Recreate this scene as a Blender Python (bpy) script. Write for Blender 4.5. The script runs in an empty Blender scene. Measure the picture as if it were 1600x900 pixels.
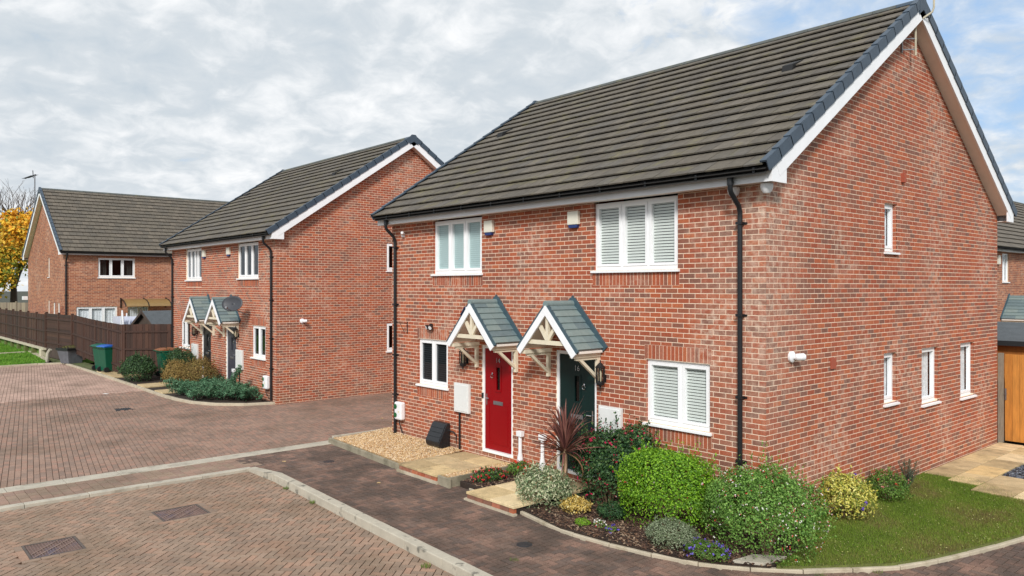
import bpy, math, random
import numpy as np
from mathutils import Vector, Matrix, Euler
R = math.radians
random.seed(7); RNG = np.random.default_rng(7)
SC = bpy.context.scene
COL = SC.collection

# ------------------------------------------------------------------ camera
PHI = R(48.883)
CAM = Vector((5.59, -9.49, 3.40))
WD = Vector((-math.sin(PHI), math.cos(PHI), 0)); RT = Vector((math.cos(PHI), math.sin(PHI), 0))
cam = bpy.data.cameras.new('camera'); camo = bpy.data.objects.new('camera', cam); COL.objects.link(camo)
camo.location = CAM; camo.rotation_euler = (R(90), 0, PHI)
cam.sensor_width = 36; cam.lens = 26.81; cam.shift_y = -2 / 1600; cam.clip_start = 0.05; cam.clip_end = 3000
SC.camera = camo
SC.render.resolution_x, SC.render.resolution_y = 1024, 576
SC.view_settings.view_transform = 'Standard'; SC.view_settings.look = 'None'
SC.view_settings.exposure = 0.50; SC.view_settings.gamma = 1.0
SC.cycles.max_bounces = 8; SC.cycles.transparent_max_bounces = 12

# ------------------------------------------------------------------ sky and sun
SUN_DIR = Vector((0.54, -0.62, 0.58)).normalized()      # towards the sun
sl = bpy.data.lights.new('sun', 'SUN'); so = bpy.data.objects.new('sun', sl); COL.objects.link(so)
sl.energy = 2.3; sl.angle = R(11); sl.color = (1.0, 0.965, 0.92)
so.rotation_euler = SUN_DIR.to_track_quat('Z', 'Y').to_euler()
W = bpy.data.worlds.new('World'); SC.world = W; W.use_nodes = True
nt = W.node_tree; nt.nodes.clear()
def N(t, nt=nt, **k):
    n = nt.nodes.new(t)
    for a, b in k.items(): setattr(n, a, b)
    return n
def build_world():
    L = nt.links.new
    out = N('ShaderNodeOutputWorld'); bg = N('ShaderNodeBackground'); bg.inputs[1].default_value = 0.1
    sky = N('ShaderNodeTexSky'); sky.sky_type = 'NISHITA'; sky.sun_disc = False
    sky.sun_elevation = math.asin(SUN_DIR.z); sky.sun_rotation = math.atan2(SUN_DIR.x, SUN_DIR.y)
    sky.air_density = 1.3; sky.dust_density = 1.0
    tc = N('ShaderNodeTexCoord'); sx = N('ShaderNodeSeparateXYZ'); L(tc.outputs['Generated'], sx.inputs[0])
    def M(op, a, b=None, c=None, clamp=False):
        m = N('ShaderNodeMath', operation=op); m.use_clamp = clamp
        for i, v in enumerate((a, b, c)):
            if v is None: continue
            if isinstance(v, (int, float)): m.inputs[i].default_value = v
            else: L(v, m.inputs[i])
        return m.outputs[0]
    zz = M('ADD', M('MAXIMUM', sx.outputs[2], 0.0), 0.30)
    cx_ = M('DIVIDE', sx.outputs[0], zz); cy_ = M('DIVIDE', sx.outputs[1], zz)
    cb = N('ShaderNodeCombineXYZ'); L(cx_, cb.inputs[0]); L(cy_, cb.inputs[1])
    def noise(scale, det, rough, off=0.0, dist=0.0):
        mp = N('ShaderNodeMapping'); L(cb.outputs[0], mp.inputs[0]); mp.inputs['Location'].default_value = (off, off * .7, off * .3)
        n = N('ShaderNodeTexNoise'); L(mp.outputs[0], n.inputs['Vector'])
        n.inputs['Scale'].default_value = scale; n.inputs['Detail'].default_value = det; n.inputs['Roughness'].default_value = rough
        n.inputs['Distortion'].default_value = dist
        return n.outputs[0]
    fine = noise(9.5, 6, 0.58, 3.1, 0.35); mid = noise(3.2, 3, 0.5, 9.7); big = noise(0.55, 2, 0.5, 1.3)
    # cloud body brightness
    br = M('ADD', M('ADD', M('MULTIPLY', fine, 0.75), M('MULTIPLY', mid, 0.45)), M('MULTIPLY', big, 0.25))
    ramp = N('ShaderNodeValToRGB'); L(br, ramp.inputs[0])
    e = ramp.color_ramp.elements
    e[0].position = 0.50; e[0].color = (0.41, 0.465, 0.515, 1)
    e[1].position = 0.92; e[1].color = (0.70, 0.71, 0.72, 1)
    e2 = ramp.color_ramp.elements.new(0.69); e2.color = (0.485, 0.525, 0.56, 1)
    # cloud cover: breaks towards the east where the weather clears
    ea = N('ShaderNodeVectorMath', operation='DOT_PRODUCT'); L(tc.outputs['Generated'], ea.inputs[0])
    ea.inputs[1].default_value = (-0.33, 0.885, 0.33)
    brk = M('MULTIPLY', M('SUBTRACT', ea.outputs['Value'], 0.90), 7.5, clamp=True)
    cov = M('ADD', M('ADD', M('MULTIPLY', noise(3.0, 6, 0.6, 5.5, 0.5), 1.15), M('MULTIPLY', fine, 0.5)), M('MULTIPLY', brk, -0.50))
    cr = N('ShaderNodeValToRGB'); L(cov, cr.inputs[0]); cr.color_ramp.elements[0].position = 0.27; cr.color_ramp.elements[1].position = 0.60
    blue = N('ShaderNodeMixRGB'); blue.blend_type = 'MIX'; blue.inputs[0].default_value = 0.75
    L(sky.outputs[0], blue.inputs[1]); blue.inputs[2].default_value = (2.5, 4.1, 6.6, 1)
    sc_ = N('ShaderNodeMixRGB'); sc_.blend_type = 'MULTIPLY'; sc_.inputs[0].default_value = 1; L(ramp.outputs[0], sc_.inputs[1]); sc_.inputs[2].default_value = (10, 10, 10, 1)
    mx = N('ShaderNodeMixRGB'); L(cr.outputs[0], mx.inputs[0]); L(blue.outputs[0], mx.inputs[1]); L(sc_.outputs[0], mx.inputs[2])
    L(mx.outputs[0], bg.inputs[0]); L(bg.outputs[0], out.inputs[0])
build_world()

# ------------------------------------------------------------------ materials
MATS = {}
def lin(r, g, b):
    f = lambda c: ((c / 255) / 12.92 if c / 255 <= 0.04045 else ((c / 255 + 0.055) / 1.055) ** 2.4)
    return (f(r), f(g), f(b))
def mat(name, col=(.5, .5, .5), rough=.6, var=.12, vscale=6., bump=0., bscale=80., tint=False, metal=0., spec=.5,
        col2=None, c2scale=1.5, c2lo=.5, c2hi=.65, c2amt=1., coat=0., trans=0., stretch=None, bloom=0, grain=0., gscale=250.):
    m = bpy.data.materials.new(name); m.use_nodes = True; t = m.node_tree; t.nodes.clear(); L = t.links.new
    out = N('ShaderNodeOutputMaterial', t); p = N('ShaderNodeBsdfPrincipled', t)
    p.inputs['Roughness'].default_value = rough; p.inputs['Metallic'].default_value = metal
    p.inputs['Specular IOR Level'].default_value = spec; p.inputs['Coat Weight'].default_value = coat
    geo = N('ShaderNodeNewGeometry', t); pos = geo.outputs['Position']
    if stretch:
        mp = N('ShaderNodeMapping', t); mp.inputs['Scale'].default_value = stretch; L(pos, mp.inputs[0]); pos = mp.outputs[0]
    def noise(s, d=4, r=.6, src=None):
        n = N('ShaderNodeTexNoise', t); L(src or pos, n.inputs['Vector']); n.inputs['Scale'].default_value = s
        n.inputs['Detail'].default_value = d; n.inputs['Roughness'].default_value = r; return n.outputs[0]
    def mixc(f, a, b, mode='MIX'):
        x = N('ShaderNodeMixRGB', t); x.blend_type = mode
        for i, v in ((0, f), (1, a), (2, b)):
            if isinstance(v, (int, float)): x.inputs[i].default_value = v
            elif isinstance(v, tuple): x.inputs[i].default_value = (*v, 1)
            else: L(v, x.inputs[i])
        return x.outputs[0]
    def ramp(f, lo, hi, a=0., b=1.):
        x = N('ShaderNodeMapRange', t); L(f, x.inputs[0])
        for i, v in enumerate((lo, hi, a, b)): x.inputs[i + 1].default_value = v
        return x.outputs[0]
    if tint:
        at = N('ShaderNodeAttribute', t); at.attribute_name = 'tint'; c = at.outputs['Color']
    else:
        rg = N('ShaderNodeRGB', t); rg.outputs[0].default_value = (*col, 1); c = rg.outputs[0]
    if col2: c = mixc(ramp(noise(c2scale, 5, .6), c2lo, c2hi, 0, c2amt), c, col2)
    if bloom:
        sp = N('ShaderNodeSeparateXYZ', t); L(geo.outputs['Position'], sp.inputs[0])
        def Mt(op, a, b):
            q = N('ShaderNodeMath', t, operation=op)
            for i, v in enumerate((a, b)):
                if isinstance(v, (int, float)): q.inputs[i].default_value = v
                else: L(v, q.inputs[i])
            return q.outputs[0]
        m1 = ramp(noise(9., 4, .6), .44, .76); m2 = ramp(noise(.75, 3, .5), .50, .66)
        # salts left by rain run-off at the exposed corner of the house
        cor = N('ShaderNodeVectorMath', t, operation='LENGTH'); cb = N('ShaderNodeCombineXYZ', t)
        L(sp.outputs[0], cb.inputs[0]); L(sp.outputs[1], cb.inputs[1]); L(cb.outputs[0], cor.inputs[0])
        cm = ramp(cor.outputs['Value'], .2, 1.3, .62, 0.); cmh = ramp(sp.outputs[2], .9, 2.4)
        k = Mt('MULTIPLY', m1, Mt('ADD', Mt('MULTIPLY', m2, .75), Mt('MULTIPLY', cm, cmh)))
        k = Mt('ADD', k, Mt('MULTIPLY', Mt('MULTIPLY', cm, cmh), .22))
        if bloom < 1: k = Mt('MULTIPLY', k, bloom)
        c = mixc(k, c, lin(216, 190, 170))
        gm = Mt('MULTIPLY', ramp(sp.outputs[2], .05, .55, 1., 0.), ramp(noise(3.2, 5, .6), .40, .62))
        c = mixc(Mt('MULTIPLY', gm, .45), c, lin(118, 96, 76))
    c = mixc(1., c, ramp(noise(vscale, 5, .65), .25, .75, 1 - var, 1 + var), 'MULTIPLY')
    if grain: c = mixc(1., c, ramp(noise(gscale, 2, .5, geo.outputs['Position']), .3, .7, 1 - grain, 1 + grain), 'MULTIPLY')
    L(c, p.inputs['Base Color'])
    if bump:
        b = N('ShaderNodeBump', t); b.inputs['Strength'].default_value = bump; b.inputs['Distance'].default_value = .01
        L(noise(bscale, 4, .6), b.inputs['Height']); L(b.outputs[0], p.inputs['Normal'])
    if trans:
        tr = N('ShaderNodeBsdfTranslucent', t); L(c, tr.inputs[0]); ms = N('ShaderNodeMixShader', t); ms.inputs[0].default_value = trans
        L(p.outputs[0], ms.inputs[1]); L(tr.outputs[0], ms.inputs[2]); L(ms.outputs[0], out.inputs[0])
    else: L(p.outputs[0], out.inputs[0])
    MATS[name] = m; return m
def glass_mat(name, tintc=(.75, .8, .8), base=.10, rough=.015, ior=1.45):
    m = bpy.data.materials.new(name); m.use_nodes = True; t = m.node_tree; t.nodes.clear(); L = t.links.new
    out = N('ShaderNodeOutputMaterial', t); tr = N('ShaderNodeBsdfTransparent', t); tr.inputs[0].default_value = (*tintc, 1)
    gl = N('ShaderNodeBsdfGlossy', t); gl.inputs['Roughness'].default_value = rough; gl.inputs[0].default_value = (.95, .97, 1, 1)
    fr = N('ShaderNodeLayerWeight', t); fr.inputs[0].default_value = .5; f0 = ((ior - 1) / (ior + 1)) ** 2      # Schlick, the same from both sides
    pw = N('ShaderNodeMath', t, operation='POWER'); L(fr.outputs['Facing'], pw.inputs[0]); pw.inputs[1].default_value = 5.
    a = N('ShaderNodeMath', t, operation='MULTIPLY_ADD'); L(pw.outputs[0], a.inputs[0]); a.inputs[1].default_value = 1 - f0 - base; a.inputs[2].default_value = f0 + base
    ms = N('ShaderNodeMixShader', t); L(a.outputs[0], ms.inputs[0]); L(tr.outputs[0], ms.inputs[1]); L(gl.outputs[0], ms.inputs[2])
    L(ms.outputs[0], out.inputs[0]); MATS[name] = m; return m

mat('brick', tint=True, rough=.85, var=.22, vscale=28, bump=.5, bscale=120, bloom=1, grain=.12, gscale=160)
mat('brick_far', tint=True, rough=.9, var=.16, vscale=9, bloom=.7)
mat('mortar', lin(236, 212, 188), rough=.95, var=.16, vscale=14, grain=.1)
mat('mortar_far', lin(206, 178, 150), rough=.95, var=.1, vscale=4)
mat('roof_tile', tint=True, rough=.85, var=.26, vscale=9, bump=.4, bscale=90, col2=lin(118, 112, 66), c2scale=2.4, c2lo=.54, c2hi=.74, c2amt=.5, grain=.15, gscale=90)
mat('roof_tile_far', tint=True, rough=.9, var=.2, vscale=5)
mat('slate_blue_cap', lin(62, 76, 90), rough=.5, var=.18, vscale=7, grain=.06)
mat('ridge_cap', lin(86, 90, 88), rough=.8, var=.25, vscale=5, col2=lin(120, 112, 60), c2scale=3, c2lo=.55, c2hi=.7, c2amt=.6)
mat('roof_deck', lin(40, 38, 36), rough=.9)
mat('white_upvc', lin(244, 245, 246), rough=.35, var=.04, vscale=3)
mat('white_board', lin(244, 245, 247), rough=.45, var=.06, vscale=2.5)
mat('soffit', lin(240, 232, 222), rough=.6, var=.05)
mat('cream_timber', lin(226, 216, 192), rough=.6, var=.08, vscale=9)
mat('black_plastic', lin(30, 31, 34), rough=.35, var=.15)
mat('black_matt', lin(24, 24, 25), rough=.6, var=.2, vscale=20)
mat('canopy_tile', tint=True, rough=.5, var=.12, vscale=12, bump=.2, bscale=50)
mat('canopy_dark', lin(62, 84, 94), rough=.5, var=.15, vscale=8)
mat('red_door', lin(140, 0, 10), rough=.4, var=.05, vscale=5, spec=.25)
mat('green_door', lin(8, 36, 34), rough=.4, var=.08, vscale=5, spec=.3)
mat('grey_door', lin(66, 68, 78), rough=.4, var=.06)
mat('black_door', lin(28, 29, 33), rough=.35, var=.06)
mat('chrome', lin(200, 200, 205), rough=.2, metal=1., var=.02)
mat('steel', lin(150, 150, 152), rough=.4, metal=.8, var=.1)
mat('room_shade', lin(58, 60, 64), rough=.9)  # dark colour painted in for the shade of the rooms
mat('blind_white', lin(206, 211, 206), rough=.5, var=.03)
mat('blind_aqua', lin(168, 190, 190), rough=.7, var=.04)
mat('blind_grey', lin(92, 94, 98), rough=.7, var=.05)
mat('curtain', lin(150, 140, 128), rough=.9, var=.3, vscale=12)
mat('net', lin(212, 216, 220), rough=.9, var=.25, vscale=14)
mat('meter_box', lin(226, 228, 226), rough=.4, var=.04)
mat('paint_white', lin(235, 236, 238), rough=.5, var=.08, vscale=12)
mat('alarm_cream', lin(226, 222, 206), rough=.4, var=.03)
mat('alarm_blue', lin(28, 52, 110), rough=.35)
mat('ev_green', lin(22, 96, 50), rough=.4)
mat('yellow', lin(220, 200, 40), rough=.5)
mat('paver_bay', tint=True, rough=.9, var=.20, vscale=1.6, col2=lin(120, 100, 80), c2scale=.9, c2lo=.46, c2hi=.66, c2amt=.55, grain=.20, gscale=85, bump=.3, bscale=200)
mat('paver_road', tint=True, rough=.9, var=.20, vscale=1.3, col2=lin(98, 82, 66), c2scale=.55, c2lo=.46, c2hi=.66, c2amt=.5, grain=.16, gscale=60)
mat('paver_path', tint=True, rough=.9, var=.24, vscale=2.2, col2=lin(78, 66, 58), c2scale=1.3, c2lo=.42, c2hi=.60, c2amt=.75, grain=.30, gscale=85, bump=.5, bscale=150)
mat('joint_sand', lin(74, 62, 52), rough=1., var=.2, vscale=5)
mat('joint_dark', lin(46, 38, 32), rough=1., var=.2, vscale=5)
mat('road_base', lin(128, 104, 90), rough=1., var=.2, vscale=2)
mat('concrete', lin(178, 171, 156), rough=.9, var=.18, vscale=4, grain=.15, bump=.3, bscale=60, col2=lin(118, 112, 98), c2scale=3, c2lo=.55, c2hi=.7, c2amt=.6)
mat('concrete_pale', lin(184, 173, 152), rough=.9, var=.18, vscale=4, grain=.12, bump=.3, bscale=60, col2=lin(128, 116, 88), c2scale=2.3, c2lo=.55, c2hi=.72, c2amt=.7)
mat('kerb_raised', lin(180, 173, 157), rough=.9, var=.16, vscale=4, grain=.15, bump=.4, bscale=60, col2=lin(92, 90, 82), c2scale=4.5, c2lo=.58, c2hi=.66, c2amt=.75)
mat('buff_slab', tint=True, rough=.85, var=.20, vscale=4.5, grain=.14, gscale=60, bump=.6, bscale=18, col2=lin(112, 98, 74), c2scale=2.6, c2lo=.50, c2hi=.72, c2amt=.65)
mat('pebble', tint=True, rough=.7, var=.15, vscale=40)
mat('edging_grey', lin(150, 142, 122), rough=.9, var=.2, vscale=5, grain=.15, bump=.3, bscale=60, col2=lin(92, 88, 70), c2scale=2.2, c2lo=.45, c2hi=.65, c2amt=.7)
mat('gravel_base', lin(176, 146, 104), rough=1., var=.3, vscale=60, grain=.3, gscale=60)
mat('soil', lin(52, 40, 32), rough=1., var=.4, vscale=18, bump=.8, bscale=40)
mat('earth_green', lin(84, 92, 52), rough=1., var=.4, vscale=7, grain=.3, gscale=60, col2=lin(96, 82, 58), c2scale=1.1, c2lo=.5, c2hi=.7)
mat('lawn_soil', lin(92, 98, 48), rough=1., var=.35, vscale=9, grain=.25, gscale=60)
mat('lawn_far', lin(92, 128, 48), rough=1., var=.25, vscale=3, grain=.3, gscale=30)
mat('chips', tint=True, rough=.9, var=.2, vscale=30)
mat('leaf', tint=True, rough=.5, var=.15, vscale=14, trans=.28, spec=.4)
mat('leaf_matt', tint=True, rough=.75, var=.12, vscale=10, trans=.2, spec=.2)
mat('petal', tint=True, rough=.5, var=.08, vscale=30, trans=.25)
mat('cordyline', tint=True, rough=.45, var=.2, vscale=12, trans=.12)
mat('bark', lin(128, 106, 82), rough=.95, var=.3, vscale=30, bump=.8, bscale=60)
mat('bark_dark', lin(74, 62, 54), rough=.95, var=.3, vscale=3)
mat('fence_brown', tint=True, rough=.85, var=.25, vscale=2.2, stretch=(3, 3, .4))
mat('fence_orange', tint=True, rough=.65, var=.28, vscale=5, stretch=(4, 4, .5), bump=.3, bscale=30)
mat('post_grey', lin(132, 124, 110), rough=.9, var=.25, vscale=8, stretch=(4, 4, .6))
mat('post_moss', lin(92, 100, 52), rough=.95, var=.35, vscale=6)
mat('timber_pale', lin(190, 182, 160), rough=.85, var=.2, vscale=5)
mat('felt', lin(84, 90, 94), rough=.95, var=.2, vscale=6, grain=.25, gscale=80)
mat('felt_edge', lin(34, 36, 38), rough=.9)
mat('bin_green', lin(12, 84, 62), rough=.4, var=.1, vscale=5)
mat('bin_lid_green', lin(14, 92, 74), rough=.4, var=.1)
mat('bin_blue', lin(40, 98, 186), rough=.4, var=.1)
mat('bin_brown', lin(140, 92, 62), rough=.5, var=.1)
mat('planter_grey', lin(96, 98, 104), rough=.7, var=.25, vscale=6)
mat('polycarb', lin(168, 138, 92), rough=.3, var=.12, vscale=4, trans=.35)
mat('laundry', lin(222, 226, 238), rough=.9, var=.1, vscale=5, trans=.2)
mat('iron_cover', lin(118, 96, 88), rough=.8, var=.3, vscale=9, metal=.1, col2=lin(96, 88, 100), c2scale=3, grain=.2, gscale=80)
mat('cover_rib', lin(150, 128, 116), rough=.7, var=.3, vscale=14)
mat('cover_frame', lin(92, 82, 76), rough=.8, var=.35, vscale=20)
mat('iron_dark', lin(62, 64, 68), rough=.5, var=.2, vscale=30, metal=.4)
mat('slate_chip', tint=True, rough=.6, var=.15, vscale=30)
mat('dish', lin(60, 62, 68), rough=.5, var=.1)
mat('car_white', lin(200, 205, 212), rough=.25, coat=.5)
mat('car_blue', lin(40, 90, 150), rough=.25, coat=.5)
mat('car_glass', lin(40, 48, 56), rough=.1)
mat('tyre', lin(26, 26, 27), rough=.9)
mat('blue_plastic', lin(24, 140, 186), rough=.45)
mat('render_white', lin(205, 206, 204), rough=.9, var=.06)
mat('solar', lin(24, 34, 66), rough=.2, coat=.4)
mat('terracotta', lin(165, 84, 62), rough=.9, var=.1)
mat('field', lin(62, 64, 52), rough=1., var=.3, vscale=.2)
glass_mat('glass', (.97, .985, .985), .0)
glass_mat('glass_dark', (.35, .38, .40), .02)
glass_mat('glass_mid', (.6, .64, .66), .02)
glass_mat('lamp_glass', (.9, .9, .85), .12)

# ------------------------------------------------------------------ geometry helpers
WL = {}
def register(o, parent, wl):
    COL.objects.link(o)
    WL[o.name] = Vector(wl)
    if parent is not None:
        o.parent = parent; o.matrix_parent_inverse = Matrix.Translation(-WL[parent.name])
def tag(o, label=None, cat=None, group=None, kind=None):
    if label: o['label'] = label
    if cat: o['category'] = cat
    if group: o['group'] = group
    if kind: o['kind'] = kind
    return o
def empty(name, loc, label=None, cat=None, group=None, kind=None):
    o = bpy.data.objects.new(name, None); o.location = loc; o.empty_display_size = .2
    register(o, None, loc); return tag(o, label, cat, group, kind)

class Fr:                      # a facade frame: u along the wall, o outwards, z up
    def __init__(s, O, u, n): s.O = Vector(O); s.u = Vector((*u, 0)).normalized(); s.n = Vector((*n, 0)).normalized()
    def P(s, u, o, z): return s.O + s.u * u + s.n * o + Vector((0, 0, z))
WORLD = Fr((0, 0, 0), (1, 0), (0, 1))
def F_at(x, y, ang=0, z=0):
    a = R(ang); return Fr((x, y, z), (math.cos(a), math.sin(a)), (-math.sin(a), math.cos(a)))

class MB:
    def __init__(s): s.v = []; s.f = []; s.t = []; s.smooth = []; s.cur = None
    def tint(s, c): s.cur = c; return s
    def add(s, vs, fs, smooth=False):
        b = len(s.v); s.v += [tuple(p) for p in vs]; s.f += [tuple(i + b for i in f) for f in fs]
        s.smooth += [smooth] * len(fs)
        s.t += [s.cur or (1, 1, 1)] * len(vs); return s
    def box(s, F, u0, u1, o0, o1, z0, z1):
        P = F.P; vs = [P(u, o, z) for z in (z0, z1) for o in (o0, o1) for u in (u0, u1)]
        return s.add(vs, [(0, 2, 3, 1), (4, 5, 7, 6), (0, 1, 5, 4), (2, 6, 7, 3), (0, 4, 6, 2), (1, 3, 7, 5)])
    def obox(s, c, ax):           # oriented box: centre and three half-axes
        c = Vector(c); a, b, d = [Vector(q) for q in ax]
        vs = [c + i * a + j * b + k * d for k in (-1, 1) for j in (-1, 1) for i in (-1, 1)]
        return s.add(vs, [(0, 2, 3, 1), (4, 5, 7, 6), (0, 1, 5, 4), (2, 6, 7, 3), (0, 4, 6, 2), (1, 3, 7, 5)])
    def bar(s, p, q, w, h, side=None):   # a straight bar w wide (along side) and h deep
        p = Vector(p); q = Vector(q); d = (q - p); l = d.length; d.normalize()
        sd = Vector(side) if side else d.cross(Vector((0, 0, 1)))
        if sd.length < 1e-4: sd = Vector((1, 0, 0))
        sd = (sd - d * sd.dot(d)).normalized(); up = sd.cross(d)
        return s.obox((p + q) / 2, (d * l / 2, sd * w / 2, up * h / 2))
    def prism(s, F, poly, o0, o1):        # poly of (u,z), extruded from o0 to o1
        n = len(poly); vs = [F.P(u, o0, z) for u, z in poly] + [F.P(u, o1, z) for u, z in poly]
        fs = [tuple(range(n)), tuple(range(2 * n - 1, n - 1, -1))] + [(i, i + n, (i + 1) % n + n, (i + 1) % n) for i in range(n)]
        return s.add(vs, fs)
    def slab(s, poly, z0, z1):            # poly of (x,y), extruded up
        n = len(poly); vs = [(x, y, z0) for x, y in poly] + [(x, y, z1) for x, y in poly]
        return s.add(vs, [tuple(range(n - 1, -1, -1)), tuple(range(n, 2 * n))] + [(i, (i + 1) % n, (i + 1) % n + n, i + n) for i in range(n)])
    def tube(s, pts, r, seg=8, cap=True):
        pts = [Vector(p) for p in pts]; n = len(pts); rs = r if isinstance(r, (list, tuple)) else [r] * n
        vs = []; ref = None
        for i, p in enumerate(pts):
            d = (pts[min(i + 1, n - 1)] - pts[max(i - 1, 0)]).normalized()
            if ref is None: ref = Vector((0, 0, 1)) if abs(d.z) < .9 else Vector((1, 0, 0))
            a = d.cross(ref).normalized(); b = d.cross(a).normalized(); ref = b.cross(d) * -1 if False else ref
            for k in range(seg):
                t = 2 * math.pi * k / seg; vs.append(p + (a * math.cos(t) + b * math.sin(t)) * rs[i])
        fs = [(i * seg + k, i * seg + (k + 1) % seg, (i + 1) * seg + (k + 1) % seg, (i + 1) * seg + k) for i in range(n - 1) for k in range(seg)]
        if cap: fs += [tuple(range(seg - 1, -1, -1)), tuple((n - 1) * seg + k for k in range(seg))]
        return s.add(vs, fs, True)
    def lathe(s, c, prof, seg=12, axis=(0, 0, 1)):   # prof of (r, h)
        ax = Vector(axis).normalized(); ref = Vector((0, 0, 1)) if abs(ax.z) < .9 else Vector((1, 0, 0))
        a = ax.cross(ref).normalized(); b = ax.cross(a); c = Vector(c); vs = []
        for r, h in prof:
            for k in range(seg):
                t = 2 * math.pi * k / seg; vs.append(c + ax * h + (a * math.cos(t) + b * math.sin(t)) * r)
        n = len(prof); fs = [(i * seg + k, i * seg + (k + 1) % seg, (i + 1) * seg + (k + 1) % seg, (i + 1) * seg + k) for i in range(n - 1) for k in range(seg)]
        fs += [tuple(range(seg - 1, -1, -1)), tuple((n - 1) * seg + k for k in range(seg))]
        return s.add(vs, fs, True)
    def build(s, name, m, parent=None, label=None, cat=None, group=None, kind=None, bevel=0):
        v = np.array([tuple(p) for p in s.v], dtype=float)
        org = np.zeros(3)
        if parent is None: org = np.array([v[:, 0].mean(), v[:, 1].mean(), v[:, 2].min()])
        me = bpy.data.meshes.new(name); me.from_pydata((v - org).tolist(), [], s.f)
        me.polygons.foreach_set('use_smooth', s.smooth)
        at = me.attributes.new('tint', 'FLOAT_COLOR', 'POINT')
        at.data.foreach_set('color', np.array([(*c, 1.) for c in s.t], dtype=np.float32).ravel())
        me.materials.append(MATS[m]); me.update()
        if any(s.smooth):
            try: me.set_sharp_from_angle(angle=R(40))
            except Exception: pass
        o = bpy.data.objects.new(name, me); o.location = org; register(o, parent, org)
        if bevel:
            b = o.modifiers.new('soft_edges', 'BEVEL'); b.width = bevel; b.segments = 2; b.limit_method = 'ANGLE'
        return tag(o, label, cat, group, kind)

CUBE_F = np.array([(0, 2, 3, 1), (4, 5, 7, 6), (0, 1, 5, 4), (2, 6, 7, 3), (0, 4, 6, 2), (1, 3, 7, 5)])
SGN = np.array([(i, j, k) for k in (-1, 1) for j in (-1, 1) for i in (-1, 1)], float)
def fast_mesh(name, verts, nper, faces, tints, m, parent, kind='stuff', label=None, cat=None, group=None, smooth=False):
    """verts (n,nper,3); faces index pattern (f,k) for one piece; tints (n,3)"""
    n = len(verts); V = verts.reshape(-1, 3).astype(float); fk = faces.shape[1]
    idx = (faces[None] + (np.arange(n) * nper)[:, None, None]).reshape(-1)
    org = np.zeros(3)
    if parent is None: org = np.array([V[:, 0].mean(), V[:, 1].mean(), V[:, 2].min()]); V = V - org
    me = bpy.data.meshes.new(name); me.vertices.add(len(V)); me.vertices.foreach_set('co', V.ravel())
    nf = n * len(faces); me.loops.add(len(idx)); me.loops.foreach_set('vertex_index', idx.astype(np.int32))
    me.polygons.add(nf); me.polygons.foreach_set('loop_start', np.arange(nf, dtype=np.int32) * fk)
    me.update(calc_edges=True)
    if smooth: me.polygons.foreach_set('use_smooth', [True] * nf)
    else: me.polygons.foreach_set('use_smooth', [False] * nf)
    at = me.attributes.new('tint', 'FLOAT_COLOR', 'POINT')
    c = np.ones((n, nper, 4), np.float32); c[:, :, :3] = tints[:, None]
    at.data.foreach_set('color', c.ravel()); me.materials.append(MATS[m]); me.validate(); me.update()
    o = bpy.data.objects.new(name, me); o.location = org; register(o, parent, org)
    return tag(o, label, cat, group, kind)

def in_view(p, mg=.0):
    d = Vector(p) - CAM; D = d.dot(WD)
    if D < .3: return False
    x = d.dot(RT) / D; y = d.z / D
    return abs(x) < .672 * (1 + mg) and abs(y) < .378 * (1 + mg)
UNIT = {}
def emit(pieces, name, rest_name, m, parent, keep=300, front=None):
    """pieces: (centre, (ax,ay,az) half-axes, tint). The keep nearest in view become objects, the rest one joined part."""
    if not pieces: return
    sc = [((Vector(p[0]) - CAM).length + (0 if in_view(p[0]) else 1e4), i) for i, p in enumerate(pieces)]
    sc.sort(); ind = [i for d, i in sc[:keep] if d < 1e4]; iset = set(ind)
    for i in ind:
        c, ax, t = pieces[i]; A = [Vector(a) for a in ax]; h = [a.length for a in A]
        key = (name, m, tuple(round(q, 3) for q in h), tuple(round(q, 4) for q in t))
        if key not in UNIT:
            me = bpy.data.meshes.new(name); me.from_pydata((SGN * np.array(h)).tolist(), [], CUBE_F.tolist())
            at = me.attributes.new('tint', 'FLOAT_COLOR', 'POINT'); at.data.foreach_set('color', np.tile(np.array([*t, 1.], np.float32), 8))
            me.materials.append(MATS[m]); UNIT[key] = me
        o = bpy.data.objects.new(name, UNIT[key]); rot = Matrix([a.normalized() for a in A]).transposed()
        if rot.determinant() < 0: rot = Matrix([A[0].normalized(), A[1].normalized(), -A[2].normalized()]).transposed()
        o.rotation_euler = rot.to_euler(); o.location = c; register(o, parent, c)
    rest = [p for i, p in enumerate(pieces) if i not in iset]
    if rest:
        C = np.array([tuple(p[0]) for p in rest]); A = np.array([[tuple(a) for a in p[1]] for p in rest]); T = np.array([p[2] for p in rest])
        fast_mesh(rest_name, C[:, None] + np.einsum('sa,nak->nsk', SGN, A), 8, CUBE_F, T, m, parent)

def inpoly(x, y, poly):
    c = False; n = len(poly); j = n - 1
    for i in range(n):
        xi, yi = poly[i]; xj, yj = poly[j]
        if (yi > y) != (yj > y) and x < (xj - xi) * (y - yi) / (yj - yi) + xi: c = not c
        j = i
    return c

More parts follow.
